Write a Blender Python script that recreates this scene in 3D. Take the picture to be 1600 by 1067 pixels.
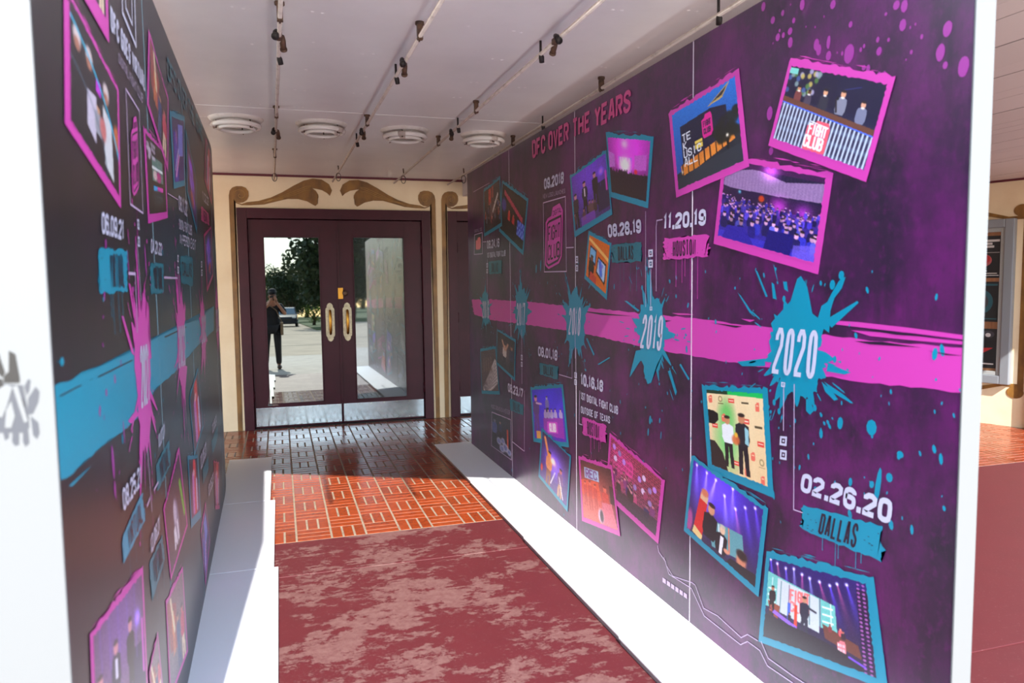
import bpy, bmesh, math, random
import numpy as np
from mathutils import Vector, Matrix
for o in list(bpy.data.objects): bpy.data.objects.remove(o)
SC = bpy.context.scene
COL = SC.collection
R = math.radians

# ------------------------------------------------------------------ camera, world, sun, exposure
F_PX, YAW, PITCH, ROLL, CAM_Z = 1161.85, 0.3022, -0.0795, -0.0120, 1.5065
_f = np.array([math.sin(YAW)*math.cos(PITCH), math.cos(YAW)*math.cos(PITCH), math.sin(PITCH)])
_r = np.array([math.cos(YAW), -math.sin(YAW), 0.0]); _u = np.cross(_r, _f)
_r, _u = _r*math.cos(ROLL)+_u*math.sin(ROLL), -_r*math.sin(ROLL)+_u*math.cos(ROLL)
CAMP = np.array([0.0, 0.0, CAM_Z])
cd = bpy.data.cameras.new('camera'); cam = bpy.data.objects.new('photograph_view', cd); COL.objects.link(cam)
cd.sensor_width = 36.0; cd.lens = 36.0*F_PX/1600.0; cd.clip_start = 0.05; cd.clip_end = 500
cam.matrix_world = Matrix(((_r[0], _u[0], -_f[0], 0), (_r[1], _u[1], -_f[1], 0), (_r[2], _u[2], -_f[2], CAM_Z), (0, 0, 0, 1)))
cd.dof.use_dof = True; cd.dof.focus_distance = 4.6; cd.dof.aperture_fstop = 3.2
SC.camera = cam

SUN_EL, SUN_AZ = R(38.2), R(4.15)          # light travels towards +y, a little towards +x
SUN_DIR = Vector((math.sin(SUN_AZ)*math.cos(SUN_EL), math.cos(SUN_AZ)*math.cos(SUN_EL), -math.sin(SUN_EL)))
sl = bpy.data.lights.new('sun', 'SUN'); sl.energy = 4.9; sl.angle = R(0.55); sl.color = (1.0, 0.965, 0.91)
so = bpy.data.objects.new('sun', sl); COL.objects.link(so)
so.rotation_euler = SUN_DIR.to_track_quat('-Z', 'Y').to_euler(); so.location = (-2, -20, 16)

W = bpy.data.worlds.new('sky'); SC.world = W; W.use_nodes = True
wn, wl = W.node_tree.nodes, W.node_tree.links
for n in list(wn): wn.remove(n)
wo = wn.new('ShaderNodeOutputWorld'); wb = wn.new('ShaderNodeBackground')
sk = wn.new('ShaderNodeTexSky'); sk.sky_type = 'NISHITA'; sk.sun_disc = False
sk.sun_elevation = SUN_EL; sk.sun_rotation = R(180)+SUN_AZ; sk.air_density = 1.3; sk.dust_density = 0.5
wc = wn.new('ShaderNodeTexCoord'); wz = wn.new('ShaderNodeTexNoise'); wz.inputs['Scale'].default_value = 2.6; wz.inputs['Detail'].default_value = 7
wm = wn.new('ShaderNodeMapping'); wm.inputs['Scale'].default_value = (1, 1, 2.2)
wr = wn.new('ShaderNodeValToRGB'); wr.color_ramp.elements[0].position = .38; wr.color_ramp.elements[1].position = .62
wx = wn.new('ShaderNodeMixRGB'); wx.inputs[2].default_value = (4.1, 5.1, 6.4, 1)
wk = wn.new('ShaderNodeMath'); wk.operation = 'MULTIPLY'; wk.inputs[1].default_value = .75
wl.new(wc.outputs['Generated'], wm.inputs[0]); wl.new(wm.outputs[0], wz.inputs['Vector']); wl.new(wz.outputs['Fac'], wr.inputs[0])
wl.new(wr.outputs[0], wk.inputs[0]); wl.new(wk.outputs[0], wx.inputs[0]); wl.new(sk.outputs[0], wx.inputs[1]); wl.new(wx.outputs[0], wb.inputs[0]); wl.new(wb.outputs[0], wo.inputs[0])
wb.inputs[1].default_value = 0.26

vs = SC.view_settings; vs.view_transform = 'Standard'; vs.look = 'None'; vs.gamma = 1; vs.use_curve_mapping = False
vs.exposure = 1.30

# ------------------------------------------------------------------ helpers
rng = random.Random(7)
def lin(c):
    return tuple(((v/255.0)/12.92 if v/255.0 <= .04045 else ((v/255.0+.055)/1.055)**2.4) for v in c)
def lin_np(a):
    a = np.clip(a, 0, 255)/255.0
    return np.where(a <= .04045, a/12.92, ((a+.055)/1.055)**2.4)
def ray(x, y):
    return _f + _r*(x-800)/F_PX - _u*(y-533.5)/F_PX
def on_y(x, y, Y):
    d = ray(x, y); p = CAMP + d*Y/d[1]; return float(p[0]), float(p[2])
def link(o, parent=None):
    COL.objects.link(o)
    if parent is not None: o.parent = parent
    return o
def tag(o, label=None, cat=None, group=None, kind=None):
    if label: o['label'] = label
    if cat: o['category'] = cat
    if group: o['group'] = group
    if kind: o['kind'] = kind
    return o
def empty(name, loc=(0, 0, 0), rz=0, parent=None):
    o = bpy.data.objects.new(name, None); o.location = loc; o.rotation_euler = (0, 0, rz); o.empty_display_size = .1
    return link(o, parent)
def copy_tree(o, parent=None):
    c = o.copy(); COL.objects.link(c)
    if parent is not None: c.parent = parent
    for ch in list(o.children): copy_tree(ch, c)
    return c

class MB:
    """collects shapes, then links them as one mesh object"""
    def __init__(s): s.v = []; s.f = []; s.m = []; s.sm = []
    def add(s, v, f, mi=0, smooth=False):
        b = len(s.v); s.v += [tuple(map(float, p)) for p in v]
        for q in f: s.f.append(tuple(i+b for i in q)); s.m.append(mi); s.sm.append(smooth)
        return s
    def box(s, a, b, mi=0, bev=0.0):
        x0, y0, z0 = [min(a[i], b[i]) for i in range(3)]; x1, y1, z1 = [max(a[i], b[i]) for i in range(3)]
        if bev <= 0:
            v = [(x0, y0, z0), (x1, y0, z0), (x1, y1, z0), (x0, y1, z0), (x0, y0, z1), (x1, y0, z1), (x1, y1, z1), (x0, y1, z1)]
            return s.add(v, [(0, 3, 2, 1), (4, 5, 6, 7), (0, 1, 5, 4), (1, 2, 6, 5), (2, 3, 7, 6), (3, 0, 4, 7)], mi)
        bm = bmesh.new(); bmesh.ops.create_cube(bm, size=1)
        for v in bm.verts: v.co = ((x0+x1)/2+v.co.x*(x1-x0), (y0+y1)/2+v.co.y*(y1-y0), (z0+z1)/2+v.co.z*(z1-z0))
        bmesh.ops.bevel(bm, geom=bm.edges[:], offset=bev, segments=2, affect='EDGES', profile=.6)
        bm.verts.index_update(); s.add([v.co for v in bm.verts], [[v.index for v in f.verts] for f in bm.faces], mi); bm.free(); return s
    def tube(s, pts, r, n=10, mi=0, closed=False, cap=True):
        P = [Vector(p) for p in pts]; k = len(P); rr = r if isinstance(r, (list, tuple)) else [r]*k
        ring = []; up = None
        for i in range(k):
            t = (P[(i+1) % k]-P[i-1]) if closed else (P[min(i+1, k-1)]-P[max(i-1, 0)])
            t.normalize()
            if up is None: up = Vector((0, 0, 1)) if abs(t.z) < .9 else Vector((1, 0, 0))
            a = up-t*up.dot(t); a.normalize(); up = a; b = t.cross(a)
            ring.append([P[i]+(a*math.cos(2*math.pi*j/n)+b*math.sin(2*math.pi*j/n))*rr[i] for j in range(n)])
        v = [p for q in ring for p in q]; f = []
        for i in range(k if closed else k-1):
            i2 = (i+1) % k
            for j in range(n): f.append((i*n+j, i*n+(j+1) % n, i2*n+(j+1) % n, i2*n+j))
        if cap and not closed: f += [tuple(range(n))[::-1], tuple((k-1)*n+j for j in range(n))]
        return s.add(v, f, mi, True)
    def lathe(s, prof, n=24, c=(0, 0, 0), axis='z', mi=0):
        v = []; f = []; k = len(prof)
        for i in range(n):
            a = 2*math.pi*i/n
            for (r_, h) in prof:
                p = (r_*math.cos(a), r_*math.sin(a), h)
                if axis == 'y': p = (p[0], h, p[1])
                if axis == 'x': p = (h, p[0], p[1])
                v.append((p[0]+c[0], p[1]+c[1], p[2]+c[2]))
        for i in range(n):
            for j in range(k-1): f.append((i*k+j, ((i+1) % n)*k+j, ((i+1) % n)*k+j+1, i*k+j+1))
        return s.add(v, f, mi, True)
    def sphere(s, c, r, n=12, mi=0, sc=(1, 1, 1)):
        m = n//2
        pr = [(r*math.sin(math.pi*j/m), -r*math.cos(math.pi*j/m)) for j in range(m+1)]
        v = []; f = []
        for i in range(n):
            a = 2*math.pi*i/n
            for (q, h) in pr: v.append((c[0]+q*math.cos(a)*sc[0], c[1]+q*math.sin(a)*sc[1], c[2]+h*sc[2]))
        k = m+1
        for i in range(n):
            for j in range(m): f.append((i*k+j, ((i+1) % n)*k+j, ((i+1) % n)*k+j+1, i*k+j+1))
        return s.add(v, f, mi, True)
    def build(s, name, mats, parent=None, loc=None):
        me = bpy.data.meshes.new(name); me.from_pydata(s.v, [], s.f)
        for m in (mats if isinstance(mats, (list, tuple)) else [mats]): me.materials.append(m)
        me.polygons.foreach_set('material_index', s.m); me.polygons.foreach_set('use_smooth', s.sm); me.update()
        o = bpy.data.objects.new(name, me)
        if loc is not None: o.location = loc
        return link(o, parent)

# ------------------------------------------------------------------ materials
def mat(name, rgb, rough=.5, metal=0.0, spec=.5, noise=None, bump=None, rnd=0.0, streak=None):
    """plain principled with optional noise between two tones, bump and per-object variation"""
    m = bpy.data.materials.new(name); m.use_nodes = True; N, L = m.node_tree.nodes, m.node_tree.links
    b = N['Principled BSDF']; b.inputs['Roughness'].default_value = rough; b.inputs['Metallic'].default_value = metal
    b.inputs['Specular IOR Level'].default_value = spec
    c = lin(rgb); b.inputs['Base Color'].default_value = (*c, 1)
    src = None
    if noise:
        rgb2, scale, lo, hi = noise
        t = N.new('ShaderNodeNewGeometry'); z = N.new('ShaderNodeTexNoise'); z.inputs['Scale'].default_value = scale; z.inputs['Detail'].default_value = 8; z.inputs['Roughness'].default_value = .62
        vec = t.outputs['Position']
        if streak:
            mp = N.new('ShaderNodeMapping'); mp.inputs['Scale'].default_value = streak; L.new(vec, mp.inputs[0]); vec = mp.outputs[0]
        L.new(vec, z.inputs['Vector'])
        cr = N.new('ShaderNodeValToRGB'); cr.color_ramp.elements[0].position = lo; cr.color_ramp.elements[1].position = hi
        cr.color_ramp.elements[0].color = (*c, 1); cr.color_ramp.elements[1].color = (*lin(rgb2), 1)
        L.new(z.outputs['Fac'], cr.inputs[0]); src = cr.outputs[0]
    if rnd > 0:
        oi = N.new('ShaderNodeObjectInfo'); hs = N.new('ShaderNodeHueSaturation'); mr = N.new('ShaderNodeMapRange')
        mr.inputs[3].default_value = 1-rnd; mr.inputs[4].default_value = 1+rnd; L.new(oi.outputs['Random'], mr.inputs[0]); L.new(mr.outputs[0], hs.inputs['Value'])
        hs.inputs['Color'].default_value = (*c, 1)
        if src: L.new(src, hs.inputs['Color'])
        src = hs.outputs[0]
    if src: L.new(src, b.inputs['Base Color'])
    if bump:
        bs, bd = bump
        t = N.new('ShaderNodeNewGeometry'); z = N.new('ShaderNodeTexNoise'); z.inputs['Scale'].default_value = bs; z.inputs['Detail'].default_value = 5
        L.new(t.outputs['Position'], z.inputs['Vector']); bp = N.new('ShaderNodeBump'); bp.inputs['Strength'].default_value = bd; bp.inputs['Distance'].default_value = .004
        L.new(z.outputs['Fac'], bp.inputs['Height']); L.new(bp.outputs[0], b.inputs['Normal'])
    return m

GR = .34      # satin laminate of the printed panels
def ink(name, rgb): return mat(name, rgb, GR, 0, .8)
INK = dict(teal=ink('teal_ink', (0, 138, 168)), pink=ink('pink_ink', (206, 62, 168)), white=ink('pale_ink', (198, 197, 220)), dark=ink('dark_ink', (38, 24, 46)),
           dimpink=ink('dim_pink_ink', (150, 48, 140)), rose=ink('rose_ink', (200, 66, 132)), dimteal=ink('dim_teal_ink', (8, 112, 130)), grey=ink('grey_ink', (150, 132, 160)),
           line=ink('line_ink', (196, 170, 206)), charcoal=ink('charcoal_ink', (22, 26, 34)), logogrey=ink('grey_logo_ink', (60, 62, 70)), logodark=ink('dark_logo_ink', (10, 6, 10)))

def sheet_mat(name, base, cloud, dark, extra=None):
    m = bpy.data.materials.new(name); m.use_nodes = True; N, L = m.node_tree.nodes, m.node_tree.links
    b = N['Principled BSDF']; b.inputs['Roughness'].default_value = GR; b.inputs['Specular IOR Level'].default_value = .8
    g = N.new('ShaderNodeNewGeometry')
    def nz(scale, vec, det=8, ro=.6):
        mp = N.new('ShaderNodeMapping'); mp.inputs['Scale'].default_value = vec; L.new(g.outputs['Position'], mp.inputs[0])
        z = N.new('ShaderNodeTexNoise'); z.inputs['Scale'].default_value = scale; z.inputs['Detail'].default_value = det; z.inputs['Roughness'].default_value = ro; L.new(mp.outputs[0], z.inputs['Vector']); return z.outputs['Fac']
    def ramp(src, lo, hi):
        r_ = N.new('ShaderNodeMapRange'); r_.inputs[1].default_value = lo; r_.inputs[2].default_value = hi; L.new(src, r_.inputs[0]); return r_.outputs[0]
    def mix(fac, a, bb, k=1.0):
        x = N.new('ShaderNodeMixRGB')
        if k != 1.0:
            q = N.new('ShaderNodeMath'); q.operation = 'MULTIPLY'; q.inputs[1].default_value = k; L.new(fac, q.inputs[0]); fac = q.outputs[0]
        L.new(fac, x.inputs[0])
        for i, c in ((1, a), (2, bb)):
            if isinstance(c, tuple): x.inputs[i].default_value = (*lin(c), 1)
            else: L.new(c, x.inputs[i])
        return x.outputs[0]
    c = mix(ramp(nz(1.9, (1, 1, 1), 9, .66), .44, .62), base, cloud)
    c = mix(ramp(nz(2.6, (1, 1, .8), 10, .74), .50, .68), c, dark)
    c = mix(ramp(nz(9, (1, 1, .16), 6, .65), .50, .72), c, dark, .75)
    c = mix(ramp(nz(34, (1, 1, .8), 6, .75), .52, .72), c, cloud, .75)
    c = mix(ramp(nz(70, (1, 1, .5), 4, .8), .54, .74), c, dark, .6)
    if extra:
        col, cen, rad = extra
        mp = N.new('ShaderNodeVectorMath'); mp.operation = 'DISTANCE'; mp.inputs[1].default_value = cen; L.new(g.outputs['Position'], mp.inputs[0])
        c = mix(ramp(mp.outputs['Value'], rad, .2), c, col, .85)
        c = mix(ramp(nz(12, (1, 1, .12), 6, .65), .50, .68), c, dark, .5)
    L.new(c, b.inputs['Base Color']); return m
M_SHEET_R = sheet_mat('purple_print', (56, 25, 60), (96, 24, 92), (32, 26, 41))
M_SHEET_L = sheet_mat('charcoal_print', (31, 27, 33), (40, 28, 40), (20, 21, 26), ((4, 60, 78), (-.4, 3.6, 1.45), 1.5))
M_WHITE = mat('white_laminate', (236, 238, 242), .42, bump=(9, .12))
M_DIMMED_END = mat('dimmed_white_end', (110, 111, 112), .5)  # mid-grey in place of white, darkened so the sunlit ends clip less
M_BOARD_EDGE = mat('board_edge', (150, 140, 140), .6)
M_CEIL = mat('ceiling_paint', (240, 238, 238), .34, noise=((226, 224, 224), 1.1, .35, .7), bump=(5, .18))
M_PLANK = mat('ceiling_plank_paint', (196, 182, 180), .5, rnd=.05)
M_NAIL = mat('nail_dab', (246, 244, 244), .5)
M_WALL = mat('cream_stucco', (236, 216, 182), .75, noise=((226, 202, 166), 2.2, .4, .7), bump=(60, .25))
M_MAROON = mat('maroon_paint', (68, 22, 36), .42, spec=.3, noise=((58, 18, 30), 5, .4, .7), bump=(30, .08))
M_MAROON_TRIM = mat('maroon_trim', (96, 26, 40), .5)
M_GOLD = mat('gold_paint', (150, 106, 48), .45, noise=((104, 70, 34), 9, .35, .68), streak=(1, 1, .5))
M_GOLD_LIGHT = mat('light_gold_paint', (178, 138, 76), .45)
M_BRASS = mat('brass', (196, 140, 60), .28, 1.0)
M_PLATE = mat('worn_nickel', (190, 178, 150), .38, .7, noise=((150, 140, 118), 40, .4, .7))
M_KICK = mat('brushed_steel', (224, 232, 232), .13, 1.0, noise=((200, 210, 212), 14, .35, .7), bump=(7, .04))
M_PIPE = mat('conduit_paint', (206, 192, 184), .5, noise=((150, 132, 122), 14, .5, .8))
M_DARKMETAL = mat('dark_metal', (44, 38, 38), .5, .3)
M_RUST = mat('rusted_metal', (112, 84, 66), .6, .3, noise=((60, 46, 42), 40, .4, .7))
M_LAMPWHITE = mat('lamp_enamel', (226, 220, 214), .4, noise=((200, 190, 180), 20, .5, .8))
M_TUBE = mat('fluorescent_tube', (240, 236, 230), .25)
M_TILE = mat('quarry_tile', (142, 60, 27), .2, noise=((120, 47, 22), 26, .4, .7), rnd=.12, bump=(50, .10))
M_GROUT = mat('grout', (146, 132, 114), .8, noise=((118, 104, 88), 18, .4, .7))
M_BLACK = mat('black', (14, 14, 16), .5)
M_RUBBER = mat('black_rubber', (20, 20, 20), .8)

def worn_floor():
    m = bpy.data.materials.new('worn_red_paint'); m.use_nodes = True; N, L = m.node_tree.nodes, m.node_tree.links
    b = N['Principled BSDF']; b.inputs['Roughness'].default_value = .55
    g = N.new('ShaderNodeNewGeometry')
    def nz(scale, sc=(1, 1, 1), det=10, ro=.65, dist=0):
        mp = N.new('ShaderNodeMapping'); mp.inputs['Scale'].default_value = sc; L.new(g.outputs['Position'], mp.inputs[0])
        z = N.new('ShaderNodeTexNoise'); z.inputs['Scale'].default_value = scale; z.inputs['Detail'].default_value = det; z.inputs['Roughness'].default_value = ro; z.inputs['Distortion'].default_value = dist; L.new(mp.outputs[0], z.inputs['Vector']); return z.outputs['Fac']
    def stp(src, lo, hi):
        r_ = N.new('ShaderNodeMapRange'); r_.inputs[1].default_value = lo; r_.inputs[2].default_value = hi; L.new(src, r_.inputs[0]); return r_.outputs[0]
    def mth(op, a, k):
        q = N.new('ShaderNodeMath'); q.operation = op; L.new(a, q.inputs[0])
        if isinstance(k, (int, float)): q.inputs[1].default_value = k
        else: L.new(k, q.inputs[1])
        return q.outputs[0]
    def mix(fac, a, bb):
        x = N.new('ShaderNodeMixRGB'); L.new(fac, x.inputs[0])
        for i, c in ((1, a), (2, bb)):
            if isinstance(c, tuple): x.inputs[i].default_value = (*lin(c), 1)
            else: L.new(c, x.inputs[i])
        return x.outputs[0]
    # wear gathers in the middle of the walkway
    s = N.new('ShaderNodeSeparateXYZ'); L.new(g.outputs['Position'], s.inputs[0])
    dx = mth('ABSOLUTE', mth('SUBTRACT', s.outputs[0], .55), 0)
    bias = mth('MULTIPLY', dx, -.085)
    big = mth('ADD', mth('ADD', mth('MULTIPLY', nz(2.3, (1, 1.1, 1), 5, .55), .42), mth('MULTIPLY', nz(9, (1, 1.5, 1), 14, .8), .58)), bias)
    wear = stp(big, .478, .490)
    red = mix(nz(5), (93, 31, 36), (80, 27, 31))
    tan = mix(stp(nz(26, (1, 1, 1), 8, .8), .4, .66), (118, 84, 80), (98, 58, 57))
    fl = stp(nz(70, (1, 1, 1), 4, .7), .60, .66)
    wear2 = mth('MAXIMUM', wear, mth('MULTIPLY', fl, .55))
    L.new(mix(wear2, red, tan), b.inputs['Base Color'])
    bp = N.new('ShaderNodeBump'); bp.inputs['Strength'].default_value = .35; bp.inputs['Distance'].default_value = .003; bp.invert = True
    L.new(wear, bp.inputs['Height']); L.new(bp.outputs[0], b.inputs['Normal'])
    return m
M_RED = worn_floor()

def glass_mat(name, tint, haze, hazecol, rough=.004):
    m = bpy.data.materials.new(name); m.use_nodes = True; N, L = m.node_tree.nodes, m.node_tree.links
    b = N['Principled BSDF']; b.inputs['Base Color'].default_value = (*lin(tint), 1); b.inputs['Metallic'].default_value = 1; b.inputs['Roughness'].default_value = rough
    d = N.new('ShaderNodeBsdfDiffuse'); d.inputs[0].default_value = (*lin(hazecol), 1)
    mx = N.new('ShaderNodeMixShader'); mx.inputs[0].default_value = haze
    L.new(b.outputs[0], mx.inputs[1]); L.new(d.outputs[0], mx.inputs[2]); L.new(mx.outputs[0], N['Material Output'].inputs[0]); return m
M_GLASS = glass_mat('mirrored_film_glass', (132, 136, 132), .02, (60, 64, 64))
M_GLASS2 = glass_mat('dusty_film_glass', (140, 146, 148), .22, (120, 128, 128), .02)

def attr_mat(name):
    m = bpy.data.materials.new(name); m.use_nodes = True; N, L = m.node_tree.nodes, m.node_tree.links
    a = N.new('ShaderNodeAttribute'); a.attribute_name = 'ink'; b = N['Principled BSDF']; b.inputs['Roughness'].default_value = GR; b.inputs['Specular IOR Level'].default_value = .8
    L.new(a.outputs['Color'], b.inputs['Base Color']); return m
M_PRINT = attr_mat('photo_print_ink')
# ------------------------------------------------------------------ structure: floor
WALL_Y, TILE_Y, CEIL = 8.13, 4.455, 2.64
floor = empty('floor', (0, 0, 0)); tag(floor, 'red painted concrete walkway running into a terracotta basket weave tile floor', kind='structure')
slab_edges = [(-5.5, 1.75, 3.93, TILE_Y-.004), (-5.5, 1.75, 1.3, 3.924), (1.756, 7.6, 2.206, TILE_Y-.004), (1.756, 7.6, 1.3, 2.198)]
for (x0, x1, y0, y1) in slab_edges:
    MB().box((x0, y0, -.12), (x1, y1, 0), bev=.003).build('concrete_slab', M_RED, floor)
MB().box((-5.5, 1.3, -.14), (7.6, TILE_Y, -.008)).build('joint_bed', mat('joint_dirt', (122, 90, 82), .9), floor)
MB().box((-5.5, TILE_Y, -.12), (7.6, WALL_Y+.1, -.0028)).build('grout_bed', M_GROUT, floor)
BL, X0T, J = .2032, .049, .0112
def tile_mesh():
    L_, W_ = BL-J, BL/3-J
    bm = bmesh.new(); a, b, h, e = L_/2, W_/2, 0.0, .0022
    v = [bm.verts.new(p) for p in [(-a, -b, -.008), (a, -b, -.008), (a, b, -.008), (-a, b, -.008), (-a, -b, h-e), (a, -b, h-e), (a, b, h-e), (-a, b, h-e),
                                   (-a+e, -b+e, h), (a-e, -b+e, h), (a-e, b-e, h), (-a+e, b-e, h)]]
    for i in range(4):
        j = (i+1) % 4
        bm.faces.new((v[i], v[j], v[4+j], v[4+i])); bm.faces.new((v[4+i], v[4+j], v[8+j], v[8+i]))
    bm.faces.new(v[8:12]); me = bpy.data.meshes.new('tile'); bm.to_mesh(me); bm.free(); me.materials.append(M_TILE); return me
TM = tile_mesh()
spots = []
for jy in range(0, 18):
    for ix in range(-20, 38):
        cx, cy = X0T+BL*(ix+.5), TILE_Y+.004+BL*(jy+.5)
        if cy+BL/2 > WALL_Y+.05 or cx > 7.5: continue
        horiz = (ix+jy) % 2 == 0
        for k in (-1, 0, 1):
            off = k*BL/3
            p = (cx, cy+off, 0) if horiz else (cx+off, cy, math.pi/2)
            seen = (p[1] < 6.66 and -.10 < p[0] < 1.36) or (p[1] >= 6.62 and -.55 < p[0] < 1.66)
            spots.append((p[1], seen, p))
spots.sort(key=lambda q: (not q[1], q[0]))
near = [q for q in spots if q[1]][:300]; rest = [q[2] for q in spots if not q[1]]+[q[2] for q in spots if q[1]][300:]
for (_, _, p) in near:
    t = bpy.data.objects.new('tile', TM); t.location = (p[0], p[1], rng.uniform(-.0006, .0006))
    t.rotation_euler = (rng.uniform(-.003, .003), rng.uniform(-.003, .003), p[2]); link(t, floor)
mb = MB(); tv = [v.co.copy() for v in TM.vertices]; tf = [tuple(p.vertices) for p in TM.polygons]
for p in rest:
    c, s = math.cos(p[2]), math.sin(p[2]); dz = rng.uniform(-.0006, .0006)
    mb.add([(p[0]+v.x*c-v.y*s, p[1]+v.x*s+v.y*c, v.z+dz) for v in tv], tf)
tag(mb.build('tile_field', mat('quarry_tile_field', (136, 55, 26), .2, noise=((118, 45, 22), 9, .35, .7)), floor), kind='stuff')

# ------------------------------------------------------------------ back wall with two double doors and painted scrollwork
wall = empty('wall_back'); tag(wall, 'cream stucco wall behind the maroon double doors', kind='structure')
DX = 2.19
openings = [(-.386, 1.607), (-.386+DX, 1.607+DX)]
xs = [-6.0, -.386, 1.607, -.386+DX, 1.607+DX, 7.6]
for i, (a, b) in enumerate(zip(xs[:-1], xs[1:])):
    if i % 2 == 0: MB().box((a, WALL_Y, 0), (b, WALL_Y+.22, CEIL+.1)).build('plaster_face', M_WALL, wall)
    else: MB().box((a, WALL_Y, 2.29), (b, WALL_Y+.22, CEIL+.1)).build('plaster_face', M_WALL, wall)
tag(MB().box((-6, WALL_Y-.018, CEIL-.022), (7.6, WALL_Y, CEIL)).build('trim_1', M_MAROON_TRIM), 'thin dark red line along the top of the cream wall', kind='structure')

def poly_face(mb, pts, d, y):     # flat outline (x,z) standing d in front of plane y, fan from centroid via bmesh triangulation
    bm = bmesh.new(); vs_ = [bm.verts.new((p[0], y-d, p[1])) for p in pts]; f = bm.faces.new(vs_)
    bmesh.ops.triangulate(bm, faces=[f]); bm.verts.index_update()
    n = len(pts); v = [tuple(q.co) for q in bm.verts]; fs = [tuple(q.index for q in g.verts) for g in bm.faces]; bm.free()
    mb.add(v, fs); mb.add([(p[0], y-d, p[1]) for p in pts]+[(p[0], y+.001, p[1]) for p in pts], [(i, (i+1) % n, n+(i+1) % n, n+i) for i in range(n)])
def zc(x, y): return (320+x/3.5568, 150+y/3.5568)
leaf_px = [(150, 548), (160, 560), (168, 580), (180, 592), (205, 600), (235, 590), (300, 583), (370, 563), (430, 535), (490, 500), (550, 470), (600, 459), (650, 465), (690, 490), (707, 525),
           (695, 555), (680, 540), (650, 523), (612, 515), (598, 513), (617, 527), (630, 548), (632, 562), (625, 582), (628, 598), (615, 611), (602, 605), (570, 586), (520, 573), (460, 572), (400, 586), (330, 603), (260, 607), (205, 607), (175, 596), (158, 575), (145, 555)]
leaf = [on_y(*zc(*p), WALL_Y) for p in leaf_px]
cxd = (-.386+1.607)/2
sp_c = on_y(*zc(200, 548), WALL_Y)
hook_px = [(133, 2400), (133, 552), (138, 526), (152, 509), (175, 501), (205, 501), (228, 510), (242, 530), (244, 556), (234, 578), (214, 591), (190, 594), (170, 588), (161, 574), (160, 560), (160, 2400)]
hook = [on_y(*zc(*p), WALL_Y) for p in hook_px]; hook[0] = (hook[1][0]-.004, 0.0); hook[-1] = (hook[-2][0]-.004, 0.0)
def scroll(parent, sgn, dx):
    fx = lambda x: (x if sgn > 0 else 2*cxd-x)+dx
    mb = MB(); poly_face(mb, leaf, .004, WALL_Y); poly_face(mb, hook, .0048, WALL_Y)
    mb.v = [(fx(p[0]), p[1], p[2]) for p in mb.v]
    if sgn < 0: mb.f = [q[::-1] for q in mb.f]
    o = mb.build('scroll_ornament', M_GOLD, parent)
    # lighter brush lines inside: spiral and leaf veins
    m2 = MB()
    m2.tube([(fx(sp_c[0]-.004+r_*math.cos(a)), WALL_Y-.0065, sp_c[1]-.004+r_*math.sin(a)) for a, r_ in [(2.9-t*.35, .062*(1-t/24)) for t in range(22)]], .0025, 5)
    for k, oz in enumerate((-.012, .008, -.03)):
        vn = [on_y(*zc(*p), WALL_Y) for p in ((330, 590), (420, 562), (500, 532), (560, 508), (590, 498+k*6))]
        m2.tube([(fx(x), WALL_Y-.0055, z+oz*min(1, i*.5)) for i, (x, z) in enumerate(vn)], .002, 5)
    m2.build('brush_line', M_GOLD_LIGHT, o)
for k in range(2):
    scroll(wall, 1, k*DX); scroll(wall, -1, k*DX)

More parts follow.
